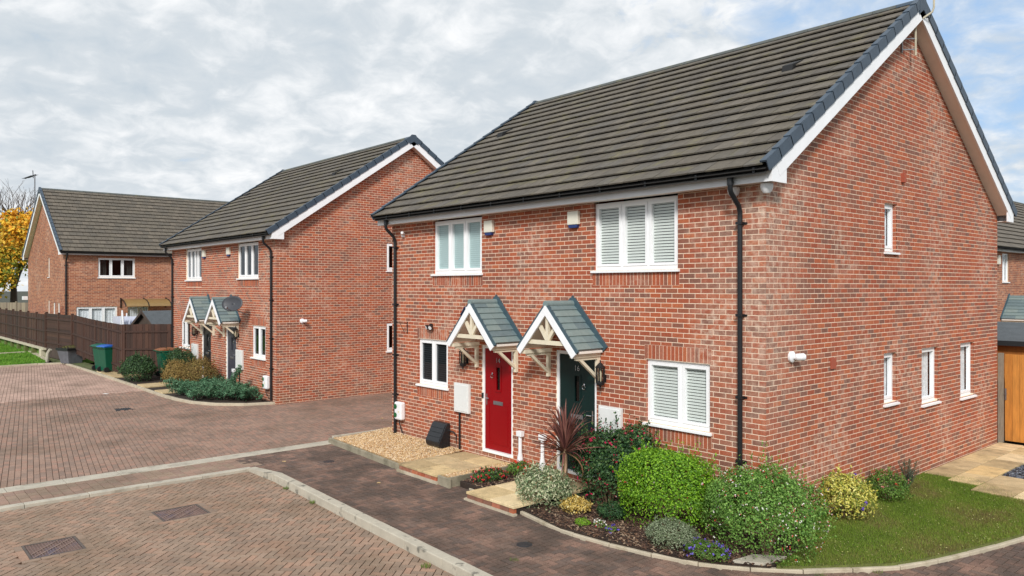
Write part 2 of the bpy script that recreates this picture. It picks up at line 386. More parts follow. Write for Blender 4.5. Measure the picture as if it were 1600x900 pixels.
# ------------------------------------------------------------------ brick walls
BR = [lin(166, 86, 58), lin(158, 80, 54), lin(171, 92, 62), lin(152, 90, 66), lin(174, 91, 58), lin(140, 88, 70), lin(154, 94, 73), lin(168, 103, 80), lin(130, 86, 71), lin(180, 100, 65)]
BRW = [16, 14, 13, 10, 9, 9, 8, 8, 6, 7]
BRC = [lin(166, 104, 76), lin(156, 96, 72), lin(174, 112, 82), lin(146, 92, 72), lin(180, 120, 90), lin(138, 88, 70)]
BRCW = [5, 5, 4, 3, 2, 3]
def brick_tint(u, z, pal, w, rnd):
    if rnd.random() < .30 + .35 * math.sin(u * .9 + math.sin(z * 2.3) * 2) * math.sin(z * 1.7 + u * .4):
        w = [q * (3 if i in (3, 5, 6, 8) else 1) for i, q in enumerate(w)]
    return rnd.choices(pal, w)[0]
def subtract(rects, h):
    out = []
    for a, b, c, d in rects:
        u0, u1, z0, z1 = h
        if b <= u0 or a >= u1 or d <= z0 or c >= z1: out.append((a, b, c, d)); continue
        if a < u0: out.append((a, u0, c, d))
        if b > u1: out.append((u1, b, c, d))
        m0, m1 = max(a, u0), min(b, u1)
        if c < z0: out.append((m0, m1, c, z0))
        if d > z1: out.append((m0, m1, z1, d))
    return out
CO = .075
def wall(F, L, z0, z1, holes, house, bm, mm, pal, w, keep, rev_bricks=(), soldiers=(), apex=None, odd=0, ustart=0., endlap=.005, label=None, seed=1, bl=.21):
    rnd = random.Random(seed)
    mb = MB(); us = sorted({0, L, *[h[0] for h in holes], *[h[1] for h in holes]}); zs = sorted({z0, z1, *[h[2] for h in holes if h[2] > z0], *[h[3] for h in holes if h[3] < z1]})
    for a, b in zip(us, us[1:]):
        for c, d in zip(zs, zs[1:]):
            mu, mz = (a + b) / 2, (c + d) / 2
            if any(h[0] < mu < h[1] and h[2] < mz < h[3] for h in holes): continue
            mb.add([F.P(a, 0, c), F.P(b, 0, c), F.P(b, 0, d), F.P(a, 0, d)], [(0, 1, 2, 3)])
    if apex: mb.add([F.P(0, 0, z1), F.P(L, 0, z1), F.P(L / 2, 0, apex)], [(0, 1, 2)])
    for h in holes:
        a, b, c, d = h[:4]; D = -.12
        for p, q in (((a, c), (a, d)), ((b, d), (b, c)), ((a, d), (b, d)), ((b, c), (a, c))):
            mb.add([F.P(p[0], 0, p[1]), F.P(q[0], 0, q[1]), F.P(q[0], D, q[1]), F.P(p[0], D, p[1])], [(0, 1, 2, 3)])
    wo = mb.build('wall', mm, house, label=label)
    ps = []
    def put(a, b, c, d, t, o0=-.012, o1=.0028):
        if b - a < .012 or d - c < .012: return
        j = rnd.uniform(-.0010, .0010); o1 += j
        ps.append((F.P((a + b) / 2, (o0 + o1) / 2, (c + d) / 2), (F.u * ((b - a) / 2), F.n * ((o1 - o0) / 2), Vector((0, 0, (d - c) / 2))), t))
    allh = [tuple(h[:4]) for h in holes] + [tuple(s[:4]) for s in soldiers]
    k = 0; z = z0; top = apex or z1
    while z < top - .02:
        lo, hi = ustart, L
        if apex and z + .065 > z1:
            s_ = (z + .065 - z1) / (apex - z1) * L / 2; lo, hi = s_, L - s_
        u = -(bl / 2) * ((k + odd) % 2)
        while u < hi:
            a, b = max(u, lo), min(u + bl - .0115, hi)
            if u <= 0 <= b and lo <= ustart: a = ustart if ustart > 0 else -endlap
            if b > a:
                t = brick_tint(u, z, pal, w, rnd)
                for r in (subtract_all([(a, b, z + .006, min(z + .0690, top))], allh)): put(*r, t)
            u += bl
        z += CO; k += 1
    for s in soldiers:
        a, b, c, d = s[:4]; n = max(1, round((b - a) / .073)); w_ = (b - a) / n
        for i in range(n): put(a + i * w_ + .005, a + (i + 1) * w_ - .005, c + .005, d - .005, rnd.choices(pal, w)[0])
    for h in rev_bricks:                      # brick ends seen in the window reveals
        a, b, c, d = h[:4]; z = z0
        while z < d:
            for (uu, sgn) in ((a, 1), (b, -1)):
                if z + .005 > c - .03 and z + .07 < d + .05:
                    zz0, zz1 = max(z + .005, c), min(z + .07, d)
                    if zz1 - zz0 > .015: ps.append((F.P(uu, -.055, (zz0 + zz1) / 2), (F.u * .004, F.n * .05, Vector((0, 0, (zz1 - zz0) / 2))), rnd.choices(pal, w)[0]))
            z += CO
    emit(ps, 'brick', 'brickwork', bm, wo, keep)
    return wo
def subtract_all(r, hs):
    for h in hs: r = subtract(r, h)
    return r

# ------------------------------------------------------------------ windows
def window(house, F, a, b, c, d, lights, style='dark', sill=True, rec=.06, label=None, openers=True, glass='glass', sill_d=.05):
    o1 = -rec + .02; o0 = o1 - .07; fw = .045
    mb = MB(); mb.box(F, a, a + fw, o0, o1, c, d); mb.box(F, b - fw, b, o0, o1, c, d)
    mb.box(F, a + fw, b - fw, o0, o1, c, c + fw + .015); mb.box(F, a + fw, b - fw, o0, o1, d - fw, d)
    n = len(lights); tot = sum(lights); iw = (b - a - 2 * fw); x = a + fw; cells = []
    for i, l in enumerate(lights):
        w_ = iw * l / tot; x0, x1 = x, x + w_
        if i > 0: x0 += .0225
        if i < n - 1: x1 -= .0225; mb.box(F, x1, x1 + .045, o0, o1, c + fw + .015, d - fw)
        cells.append((x0, x1)); x += w_
    for x0, x1 in cells:                      # sashes
        if openers:
            s = .042; q0, q1 = o1 - .055, o1 + .012; zc, zd = c + fw + .017, d - fw - .002
            mb.box(F, x0 + .002, x0 + s, q0, q1, zc, zd); mb.box(F, x1 - s, x1 - .002, q0, q1, zc, zd)
            mb.box(F, x0 + s, x1 - s, q0, q1, zc, zc + s); mb.box(F, x0 + s, x1 - s, q0, q1, zd - s, zd)
    fo = mb.build('window', 'white_upvc', house, label=label)
    s = .042 if openers else 0; go = o1 - .022
    for x0, x1 in cells:
        g = MB(); g.add([F.P(x0 + s, go, c + fw + s), F.P(x1 - s, go, c + fw + s), F.P(x1 - s, go, d - fw - s), F.P(x0 + s, go, d - fw - s)], [(0, 1, 2, 3) if F.u.cross(Vector((0, 0, 1))).dot(F.n) > 0 else (3, 2, 1, 0)])
        g.build('pane', glass, fo)
        if style in ('venetian', 'pleat', 'greyblind'):
            bl = MB(); bo = go - .032; z = c + fw + .02; sp = {'venetian': .047, 'pleat': .042, 'greyblind': .047}[style]
            while z < d - fw - .01:
                tilt = {'venetian': .2, 'pleat': .12, 'greyblind': .35}[style]; hh = {'venetian': .0182, 'pleat': .0200, 'greyblind': .018}[style]
                up = (F.n * (-tilt) + Vector((0, 0, 1))).normalized(); nn = up.cross(F.u)
                bl.obox(F.P((x0 + x1) / 2, bo, z + sp / 2), (F.u * ((x1 - x0) / 2 - .001 - s * .5), up * hh, nn * .001)); z += sp
            tag(bl.build('blind', {'venetian': 'blind_white', 'pleat': 'blind_aqua', 'greyblind': 'blind_grey'}[style], fo), kind='stuff')
    if style in ('curtain', 'net', 'drapes'):
        rngs = {'curtain': [(a + .05, a + (b - a) * .24), (b - (b - a) * .24, b - .05)], 'net': [(a + .05, b - .05)], 'drapes': [(a + .05, b - .05)]}[style]
        for r0, r1 in rngs:
            cm = MB(); nn = max(6, int((r1 - r0) / .035)); bo = o0 - .08
            vs = []
            for i in range(nn + 1):
                u = r0 + (r1 - r0) * i / nn; oo = (bo if style != 'net' else o0 - .02) + .022 * math.sin(i * 1.9) * (1 if style != 'net' else .5)
                vs += [F.P(u, oo, c + .03), F.P(u, oo, d - .02)]
            cm.add(vs, [(2 * i, 2 * i + 2, 2 * i + 3, 2 * i + 1) for i in range(nn)], True)
            cm.build('curtain', 'curtain' if style == 'curtain' else 'net', fo)
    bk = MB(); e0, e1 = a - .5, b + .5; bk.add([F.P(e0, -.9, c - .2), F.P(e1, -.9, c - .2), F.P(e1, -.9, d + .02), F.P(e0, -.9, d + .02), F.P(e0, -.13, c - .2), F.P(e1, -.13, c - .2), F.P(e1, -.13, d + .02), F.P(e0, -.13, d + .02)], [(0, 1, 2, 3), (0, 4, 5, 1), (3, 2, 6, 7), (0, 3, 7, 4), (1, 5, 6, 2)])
    bk.build('dark_room_box', 'room_shade', fo)  # added box behind the panes, coloured dark to imitate an unlit room
    if sill:
        sm = MB(); sm.prism(Fr(F.P(a - .04, 0, 0), (F.n.x, F.n.y), (F.u.x, F.u.y)), [(-.06, c), (sill_d + .0, c - .012), (sill_d, c - .045), (-.06, c - .045)], 0, b - a + .08)
        sm.build('sill', 'white_upvc', fo)
    return fo

def door(house, F, a, b, c, d, m, number=None, handle_left=True, frame_w=.06, label=None, slit=True):
    fm = MB(); o0, o1 = -.09, -.02
    fm.box(F, a, a + frame_w, o0, o1, c, d); fm.box(F, b - frame_w, b, o0, o1, c, d); fm.box(F, a + frame_w, b - frame_w, o0, o1, d - frame_w, d)
    fm.box(F, a + frame_w, b - frame_w, o0, o1 + .05, c, c + .05)
    fo = fm.build('door_frame', 'white_upvc', house)
    l, r = a + frame_w + .004, b - frame_w - .004; z0, z1 = c + .052, d - frame_w - .003; W_ = r - l; H_ = z1 - z0
    sx = l + W_ * .5
    dm = MB(); q0, q1 = -.075, -.035; s0, s1, t0, t1 = sx - .055, sx + .055, z0 + H_ * .60, z0 + H_ * .82
    dm.box(F, l, s0, q0, q1, z0, z1); dm.box(F, s1, r, q0, q1, z0, z1); dm.box(F, s0, s1, q0, q1, z0, t0); dm.box(F, s0, s1, q0, q1, t1, z1)
    for (e0, e1, g0, g1) in ((s0 - .06, s0 - .045, t0 - .06, t1 + .06), (s1 + .045, s1 + .06, t0 - .06, t1 + .06)): pass
    dm.box(F, s0 - .035, s0, q1, q1 + .008, t0 - .035, t1 + .035); dm.box(F, s1, s1 + .035, q1, q1 + .008, t0 - .035, t1 + .035)
    dm.box(F, s0, s1, q1, q1 + .008, t1, t1 + .035); dm.box(F, s0 - .02, s1 + .02, q1, q1 + .014, t0 - .04, t0)
    for (g0, g1) in ((z0 + .12, z0 + H_ * .46),):      # raised lower panel beading
        for e in (l + .12, r - .135): dm.box(F, e, e + .012, q1, q1 + .005, g0, g1)
        dm.box(F, l + .132, r - .135, q1, q1 + .005, g0, g0 + .012); dm.box(F, l + .132, r - .135, q1, q1 + .005, g1 - .012, g1)
    do = dm.build('door', m, house, label=label)
    g = MB(); g.box(F, s0, s1, -.062, -.052, t0, t1); g.build('pane', 'glass_dark', do)
    hx = (r - .055) if handle_left else (l + .055); sg = -1 if handle_left else 1
    h = MB(); h.box(F, hx - .014, hx + .014, q1, q1 + .008, z0 + .86, z0 + 1.08); h.tube([F.P(hx, q1, z0 + 1.0), F.P(hx, q1 + .04, z0 + 1.0), F.P(hx + sg * .11, q1 + .045, z0 + 1.0)], .009, 6)
    h.build('handle', 'chrome', do)
    lp = MB(); zl = z0 + H_ * .47; lp.box(F, sx - .14, sx + .14, q1, q1 + .012, zl - .035, zl + .035); lp.box(F, sx - .11, sx + .11, q1 + .012, q1 + .02, zl - .018, zl + .02); lp.build('letter_plate', 'steel', do)
    kx = sx - sg * .0 + (.17 if handle_left else -.17); kz = z0 + H_ * .73
    k = MB(); k.lathe(F.P(kx, q1, kz + .05), [(.018, 0), (.02, .015), (.008, .025)], 8, F.n)
    k.tube([F.P(kx + .035 * math.sin(t), q1 + .022, kz + .035 * math.cos(t) - .0) for t in np.linspace(0, 2 * math.pi, 14)], .0065, 5); k.build('knocker', 'chrome', do)
    if number:
        cu = bpy.data.curves.new('house_number', 'FONT'); cu.body = number; cu.size = .135; cu.extrude = .004; cu.align_x = 'CENTER'
        cu.materials.append(MATS['chrome']); tmp = bpy.data.objects.new('house_number_curve', cu); me_ = bpy.data.meshes.new_from_object(tmp); bpy.data.objects.remove(tmp); o = bpy.data.objects.new('house_number', me_)
        X = -F.u; Z = F.n; Y = Vector((0, 0, 1)); rot = Matrix((X, Y, Z)).transposed()
        o.rotation_euler = rot.to_euler(); o.location = F.P(sx, q1 + .006, z0 + H_ * .865); register(o, do, o.location)
    return do

# ------------------------------------------------------------------ porch canopy
CT = [lin(112, 130, 132), lin(120, 138, 138), lin(104, 122, 126), lin(126, 142, 140)]
def canopy(house, F, uc, zr=3.12, ze=2.36, hw=.70, dep=.66, label=None):
    rnd = random.Random(int(uc * 100)); core = MB()
    core.prism(F, [(uc - hw, ze - .02), (uc, zr - .06), (uc + hw, ze - .02), (uc + hw, ze - .05), (uc, zr - .12), (uc - hw, ze - .05)], .0, dep - .02)
    co = core.build('porch_canopy', 'soffit', house, label=label)
    for sg in (-1, 1):
        p0 = Vector((sg * hw, ze)); p1 = Vector((0, zr - .03)); d = (p1 - p0); n = 7; L_ = d.length; du = d / L_
        nn = Vector((du.y * sg, -du.x * sg)) if False else Vector((-du.y, du.x)) * (-1 if sg < 0 else 1) * 1
        if nn.y < 0: nn = -nn
        for i in range(n):
            for j in range(2):
                q0 = p0 + du * (L_ * i / n); q1 = p0 + du * (L_ * (i + 1) / n + .02)
                a = q0 + nn * .030; b = q1 + nn * .008; mid = (a + b) / 2; hd = (b - a) / 2
                ax1 = F.u * hd.x + Vector((0, 0, hd.y)); nrm = ax1.cross(F.n).normalized()
                o_a, o_b = (.03, dep * .5 - .002) if j == 0 else (dep * .5, dep - .02)
                mb = MB().tint(rnd.choice(CT)); mb.obox(F.P(uc + mid.x, (o_a + o_b) / 2, mid.y), (ax1, F.n * ((o_b - o_a) / 2), nrm * .011)); mb.build('roof_tile', 'canopy_tile', co)
        v = MB(); a = F.P(uc + sg * (hw + .02), dep - .01, ze - .03); b = F.P(uc, dep - .01, zr - .01); v.bar(a, b, .05, .05, F.n); v.build('verge_strip', 'canopy_dark', co)
        fl = MB(); a = F.P(uc + sg * (hw + .05), .02, ze); b = F.P(uc + sg * .0, .02, zr + .05); fl.bar(a, b, .035, .13, F.n); fl.build('flashing', 'canopy_dark', co)
        bb = MB(); a = F.P(uc + sg * (hw - .03), dep + .012, ze - .085); b = F.P(uc - sg * .035, dep + .012 - .001 * sg, zr - .125 + .05); bb.bar(a, b, .03, .115, F.n); bb.build('barge_board', 'white_board', co)
        e = MB(); e.box(F, uc + sg * (hw - .11) - .05, uc + sg * (hw - .11) + .05, .0, dep - .02, ze - .12, ze - .055); e.build('soffit_beam', 'cream_timber', co)
        k = MB(); ub = uc + sg * (hw - .11); k.box(F, ub - .03, ub + .03, .006, .066, ze - .56, ze - .125)
        k.box(F, ub - .028, ub + .028, .066, dep - .10, ze - .165, ze - .122)
        k.bar(F.P(ub, .05, ze - .48), F.P(ub, dep - .19, ze - .15), .05, .05, F.u); k.build('bracket', 'cream_timber', co)
    fin = MB(); fin.prism(F, [(uc - .10, zr - .02), (uc, zr + .13), (uc + .10, zr - .02)], .004, .04); fin.build('flashing', 'canopy_dark', co)
    rc = MB().tint(CT[1]); rc.tube([F.P(uc, .03, zr - .015), F.P(uc, dep + .02, zr - .015)], .06, 12); rc.build('ridge_tile', 'canopy_tile', co)
    tb = MB(); zt = ze + .10; ht = hw * (1 - (zt - ze) / (zr - ze)) - .10; of = dep - .07
    tb.box(F, uc - ht - .06, uc + ht + .06, of, of + .05, zt - .035, zt + .035); tb.build('tie_beam', 'cream_timber', co)
    kp = MB(); kp.box(F, uc - .032, uc + .032, of - .003, of + .053, zt + .035, zr - .22); kp.build('king_post', 'cream_timber', co)
    for sg in (-1, 1):
        st = MB(); st.bar(F.P(uc + sg * .02, of + .025, zt + .05), F.P(uc + sg * .25, of + .025, zt + .36), .045, .06, F.n); st.build('strut', 'cream_timber', co)
    return co

# ------------------------------------------------------------------ roofs
RT_NEAR = [lin(96, 89, 79), lin(92, 86, 77), lin(99, 92, 81), lin(89, 83, 75), lin(94, 89, 82), lin(104, 97, 87)]
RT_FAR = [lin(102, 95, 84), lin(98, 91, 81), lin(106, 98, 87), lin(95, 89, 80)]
def roof(house, F, L, D, ze, zr, keep, near=True, nc=17, ov=.38, vo=.25, right_caps=True, tile_w=.30, backcaps=True):
    """F: u along eaves, n outwards; ridge at depth D/2; ze/zr are the roof surface heights at the eave edge and ridge"""
    rnd = random.Random(int(L * 100)); m = 'roof_tile' if near else 'roof_tile_far'; pal = RT_NEAR if near else RT_FAR
    eo = ov; ro = -D / 2; bo = -D - ov
    dk = MB()
    for (a, b) in ((eo, ro), (bo, ro)):
        dk.add([F.P(-vo + .03, a, ze - .03), F.P(L + vo - .03, a, ze - .03), F.P(L + vo - .03, b, zr - .03), F.P(-vo + .03, b, zr - .03)], [(0, 1, 2, 3)])
        dk.add([F.P(-vo + .03, a, ze - .09), F.P(L + vo - .03, a, ze - .09), F.P(L + vo - .03, b, zr - .09), F.P(-vo + .03, b, zr - .09)], [(0, 1, 2, 3)])
    ro_ob = dk.build('roof', 'roof_deck', house)
    ps = []
    run = eo - ro; sl = math.hypot(run, zr - ze); dirv = (F.n * (-run) + Vector((0, 0, zr - ze))) / sl
    nrm = F.u.cross(dirv); nrm = nrm if nrm.z > 0 else -nrm; g = sl / nc
    for side in (0, 1):
        if side == 1:
            dirv = (F.n * (run) + Vector((0, 0, zr - ze))) / sl; nrm = F.u.cross(dirv); nrm = nrm if nrm.z > 0 else -nrm
        base = F.P(0, eo if side == 0 else bo, ze)
        for k in range(nc):
            u = -vo + .06 - (tile_w / 2) * (k % 2)
            while u < L + vo - .06:
                a, b = max(u, -vo + .05), min(u + tile_w - .013, L + vo - .05)
                if b - a > .03:
                    tt = rnd.choice(pal); s0, s1 = k * g, (k + 1) * g + .03
                    lift0, lift1 = .054 + rnd.uniform(-.003, .003), .004
                    p = base + dirv * s0 + nrm * lift0; q = base + dirv * s1 + nrm * lift1; h = (q - p) / 2
                    c = (p + q) / 2 + F.u * ((a + b) / 2); n2 = F.u.cross(h).normalized(); n2 = n2 if n2.z > 0 else -n2
                    if side == 0 or near: ps.append((c - n2 * .010, (F.u * ((b - a) / 2), h, n2 * .011), tt))
                u += tile_w
            if side == 1 and not near: break
    emit(ps, 'roof_tile', 'roof_tiles', m, ro_ob, keep)
    # ridge tiles
    n = int(round((L + 2 * vo) / .42)); w_ = (L + 2 * vo) / n
    for i in range(n):
        a, b = -vo + i * w_, -vo + (i + 1) * w_ - .008; r = MB(); pts = []
        for j in range(7):
            t = R(180 * j / 6); pts.append((math.cos(t) * .115, math.sin(t) * .085))
        vs = [F.P(a, ro + p[0], zr - .035 + p[1]) for p in pts] + [F.P(b, ro + p[0], zr - .035 + p[1]) for p in pts]
        r.add(vs, [(j, j + 1, j + 8, j + 7) for j in range(6)] + [(0, 7, 13, 6)] + [tuple(range(6, -1, -1)), tuple(range(7, 14))], True)
        r.build('ridge_tile', 'ridge_cap' if i > 0 or not near else 'slate_blue_cap', ro_ob)
    for ue in (-vo - .02, L + vo - .055):       # block ends closing the ridge over each gable
        e_ = MB(); e_.prism(F, [(0, 0), (1, 0), (0, 1)], 0, 1); e_ = MB()
        e_.prism(Fr(F.P(ue, 0, 0), (F.n.x, F.n.y), (F.u.x, F.u.y)), [(ro - .17, zr - .26), (ro - .15, zr - .03), (ro - .07, zr + .075), (ro + .07, zr + .075), (ro + .15, zr - .03), (ro + .17, zr - .26), (ro, zr - .155)], 0, .075); e_.build('ridge_end', 'slate_blue_cap', ro_ob)
    # verge caps, stepped down both edges of each gable
    for ue, sg in ((-vo, -1), (L + vo, 1)):
        for side in (0, 1):
            dirv = (F.n * (-run if side == 0 else run) + Vector((0, 0, zr - ze))) / sl; nrm = F.u.cross(dirv); nrm = nrm if nrm.z > 0 else -nrm
            base = F.P(0, eo if side == 0 else bo, ze)
            for k in range(nc):
                p = base + dirv * (k * g) + nrm * .078; q = base + dirv * ((k + 1) * g + .02) + nrm * .062; h = (q - p) / 2; c = (p + q) / 2
                n2 = F.u.cross(h).normalized(); n2 = n2 if n2.z > 0 else -n2
                v = MB(); v.obox(c + F.u * (ue - sg * .035), (F.u * .05, h, n2 * .012)); v.obox(c + F.u * (ue + sg * .0115) - n2 * .066, (F.u * .0065, h, n2 * .078))
                v.build('verge_cap', 'slate_blue_cap', ro_ob)
            # barge board and sloping soffit
            s0 = -ov - .0
            p = base + dirv * .22 - nrm * .165; q = base + dirv * (sl + .0) - nrm * .165
            bb = MB(); bb.bar(p + F.u * (ue - sg * .018), q + F.u * (ue - sg * .018), .03, .20, F.u); bb.build('barge_board', 'white_board', house)
            sf = MB(); uu0, uu1 = (ue - sg * .035), (ue - sg * (vo - .0))
            a_, b_ = base + dirv * .3 - nrm * .243, base + dirv * (sl + .04) - nrm * .243
            sf.add([a_ + F.u * uu0, a_ + F.u * uu1, b_ + F.u * uu1, b_ + F.u * uu0], [(0, 1, 2, 3)]); sf.build('soffit', 'soffit', house)
    return ro_ob

def eaves(house, F, L, D, ze, vo=.25, ov=.38, pipes=(), zg=.0, back=True):
    zf0, zf1 = ze - .145, ze + .06           # fascia bottom / top, ze here = 4.95
    for side in ((0, 1) if back else (0,)):
        G = F if side == 0 else Fr(F.P(L, -D, 0), (-F.u.x, -F.u.y), (-F.n.x, -F.n.y))
        f = MB(); f.box(G, -vo + .03, L + vo - .03, ov - .16, ov - .135, zf0, zf1 + .01); f.build('fascia', 'white_board', house)
        s = MB(); s.box(G, -vo + .035, L + vo - .035, .0, ov - .162, zf0 + .012, zf0 + .025); s.build('soffit', 'soffit', house)
        for e, sg in ((-vo, 1), (L + vo, -1)):   # boxed ends
            b = MB(); b.prism(Fr(G.P(min(e + sg * .008, e + sg * .033), 0, 0), (G.n.x, G.n.y), (G.u.x, G.u.y)),
                              [(ov - .134, zf0 - .002), (ov - .134, ze + .134 * .67 - .04), (-.13, ze + (ov + .13) * .67 - .06), (-.13, zf0 - .002)], 0, .025); b.build('box_end', 'white_board', house)
        # gutter: half round, with brackets
        g = MB(); pts = []
        for j in range(9):
            t = R(180 + 180 * j / 8); pts.append((math.cos(t) * .050, math.sin(t) * .046))
        oc, zc = ov - .080, ze + .032
        ring = pts + [(p[0] * .85, p[1] * .85) for p in pts[::-1]]; n = len(ring)
        vs = [G.P(-vo + .0, oc + p[0], zc + p[1]) for p in ring] + [G.P(L + vo - .0, oc + p[0], zc + p[1]) for p in ring]
        g.add(vs, [(i, (i + 1) % n, (i + 1) % n + n, i + n) for i in range(n)] + [tuple(range(n)), tuple(range(2 * n - 1, n - 1, -1))])
        go = g.build('gutter', 'black_plastic', house)
        if side == 0:
            u = -.05
            while u < L + .1:
                k = MB(); k.box(G, u, u + .035, oc - .054, oc + .058, zc - .060, zc - .040); k.box(G, u, u + .035, oc + .046, oc + .058, zc - .045, zc + .010)
                k.build('bracket', 'black_plastic', go); u += .92
    for up in pipes:
        p = MB(); oc = ov - .080
        p.tube([F.P(up - .0, oc, ze - .04), F.P(up, oc, ze - .20), F.P(up + .0, oc - .02, ze - .25), F.P(up - .10 * 0, .09, ze - .42), F.P(up, .055, ze - .50), F.P(up, .055, ze - .6), F.P(up, .055, zg)], .036, 10)
        p.lathe(F.P(up, oc, ze - .13), [(.045, -.02), (.047, .04), (.047, .09)], 10)
        po = p.build('downpipe', 'black_plastic', house)
        for zc in (ze - .66, 3.0, 1.85, .95):
            c = MB(); c.box(F, up - .047, up + .047, .01, .10, zc - .018, zc + .018); c.box(F, up - .085, up + .085, .004, .022, zc - .012, zc + .012); c.build('pipe_clip', 'black_plastic', po)

# ------------------------------------------------------------------ houses
def plain_walls(F, L, D, z0, z1, apex, house):
    G = Fr(F.P(L, -D, 0), (-F.u.x, -F.u.y), (-F.n.x, -F.n.y)); m = MB()
    m.add([G.P(0, 0, z0), G.P(L, 0, z0), G.P(L, 0, z1), G.P(0, 0, z1)], [(0, 1, 2, 3)]); m.build('wall', 'terracotta', house)
    m = MB(); H = Fr(F.P(L, 0, 0), (-F.n.x, -F.n.y), (F.u.x, F.u.y))
    m.add([H.P(0, 0, z0), H.P(D, 0, z0), H.P(D, 0, z1), H.P(D / 2, 0, apex), H.P(0, 0, z1)], [(0, 1, 2, 3, 4)]); m.build('wall', 'terracotta', house)

# house with the red and green doors
HA = empty('house', (-4.74, 4.74, 0), 'large red brick semi-detached house nearest the camera with red and dark green front doors', 'house')
FA = Fr((0, 0, 0), (-1, 0), (0, -1)); GA = Fr((0, 0, 0), (0, 1), (1, 0)); LA = DA = 9.48
hf = [(.89, 2.07, 1.275, 2.265), (3.12, 4.09, .16, 2.28), (5.26, 6.19, .16, 2.25), (7.32, 8.42, 1.275, 2.265), (1.46, 3.18, 3.675, 4.9), (6.19, 7.84, 3.675, 4.9)]
sold = [(.86, 2.10, 2.27, 2.495), (.86, 2.10, 1.02, 1.245), (7.29, 8.45, 2.27, 2.495), (7.29, 8.45, 1.02, 1.245), (1.43, 3.21, 3.42, 3.645), (6.16, 7.87, 3.42, 3.645)]
wall(FA, LA, -.15, 5.10, hf, HA, 'brick', 'mortar', BR, BRW, 150, hf[:1] + hf[3:], sold, seed=3)
hg = [(3.75, 4.25, 1.41, 2.27), (5.35, 6.13, 1.24, 2.27), (7.28, 8.05, 1.18, 2.27), (3.78, 4.26, 4.0, 4.83)]
wall(GA, DA, -.15, 5.05, hg, HA, 'brick', 'mortar', BR, BRW, 150, hg, (), apex=8.24, odd=1, ustart=.0135, seed=4)
plain_walls(FA, LA, DA, -.15, 5.1, 8.24, HA)
window(HA, FA, *hf[0], [1, 1.25], 'venetian'); window(HA, FA, *hf[3], [1, 1.0], 'greyblind', glass='glass_dark')
window(HA, FA, *hf[4][:3], 4.79, [1, 1, 1], 'venetian'); window(HA, FA, *hf[5][:3], 4.79, [1, 1, 1], 'pleat')
for i, h in enumerate(hg): window(HA, GA, *h, [1], 'net', rec=.085)
door(HA, FA, *hf[2], 'red_door', '14', True, label='glossy red front door numbered 14')
door(HA, FA, *hf[1], 'green_door', '16', False, label='dark green front door numbered 16')
canopy(HA, FA, 5.72); canopy(HA, FA, 3.66)
eaves(HA, FA, LA, DA, 4.95, pipes=(.36, 9.28), zg=.02)
roof(HA, FA, LA, DA, 4.985, 8.41, 300)
KR = (8.40 - 4.95) / 5.12
for (x, y) in ((-1.23, 2.94), (-8.94, 2.93)):
    z = 4.95 + (y + .38) * KR; v = MB(); v.prism(Fr((x, y, 0), (0, 1), (1, 0)), [(-.16, z - .06), (-.13, z + .06), (.22, z + .20), (.22, z + .12)], -.10, .10); v.build('roof_vent', 'black_matt', HA)
for (F, u, z, w_) in ((GA, 1.93, 2.22, .16), (GA, 4.48, 5.31, .09)):
    v = MB(); v.box(F, u - w_ / 2, u + w_ / 2, .004, .02 if w_ > .1 else .06, z - .08, z + .08); v.build('air_brick', 'terracotta', HA)

# house across the driveway
HB = empty('house', (-20.8, 4.8, 0), 'red brick semi-detached house across the driveway with two small grey porch canopies', 'house')
FB = Fr((-16.05, .12, 0), (-1, 0), (0, -1)); GB = Fr((-16.05, .12, 0), (0, 1), (1, 0)); LB = 9.6; DB = 9.4
bf = [(.77, 1.80, 1.20, 2.19), (3.08, 3.98, .1, 2.12), (5.38, 6.28, .1, 2.12), (7.55, 8.56, 1.125, 2.13), (1.30, 2.94, 3.675, 4.9), (6.32, 7.96, 3.65, 4.9)]
bs = [(.74, 1.83, 2.195, 2.42), (.74, 1.83, .95, 1.17), (7.52, 8.59, 2.135, 2.36), (1.27, 2.97, 3.42, 3.645), (6.29, 7.99, 3.39, 3.62)]
wall(FB, LB, -.15, 5.10, bf, HB, 'brick', 'mortar', BR, BRW, 0, bf[:1] + bf[3:4], bs, seed=5)
bg = [(3.80, 4.28, 1.28, 2.2), (3.80, 4.28, 3.93, 4.83)]
wall(GB, DB, -.15, 5.05, bg, HB, 'brick', 'mortar', BR, BRW, 0, bg, (), apex=8.22, odd=1, ustart=.0135, seed=6)
plain_walls(FB, LB, DB, -.15, 5.1, 8.22, HB)
window(HB, FB, *bf[0], [1, 1], 'curtain', glass='glass_mid'); window(HB, FB, *bf[3], [1, .8], 'curtain')
window(HB, FB, *bf[4][:3], 4.79, [1, 1, 1], 'curtain', glass='glass_dark'); window(HB, FB, *bf[5][:3], 4.79, [1, .7, 1, 1], 'curtain', glass='glass_mid')
for h in bg: window(HB, GB, *h, [1], 'dark', rec=.035, glass='glass_dark')
door(HB, FB, *bf[1], 'grey_door', None, False, label='slate grey front door'); door(HB, FB, *bf[2], 'black_door', None, False, label='black front door')
canopy(HB, FB, 3.48, zr=3.02, ze=2.27, dep=.62); canopy(HB, FB, 5.62, zr=3.02, ze=2.27, dep=.62)
eaves(HB, FB, LB, DB, 4.95, pipes=(.25, 9.42), zg=.0)
roof(HB, FB, LB, DB, 4.985, 8.41, 300)
for (x, y) in ((-17.9, 3.1), (-25.2, 3.0)):
    z = 4.95 + (y - .12 + .38) * KR; v = MB(); v.prism(Fr((x, y, 0), (0, 1), (1, 0)), [(-.16, z - .06), (-.13, z + .06), (.22, z + .20), (.22, z + .12)], -.10, .10); v.build('roof_vent', 'black_matt', HB)

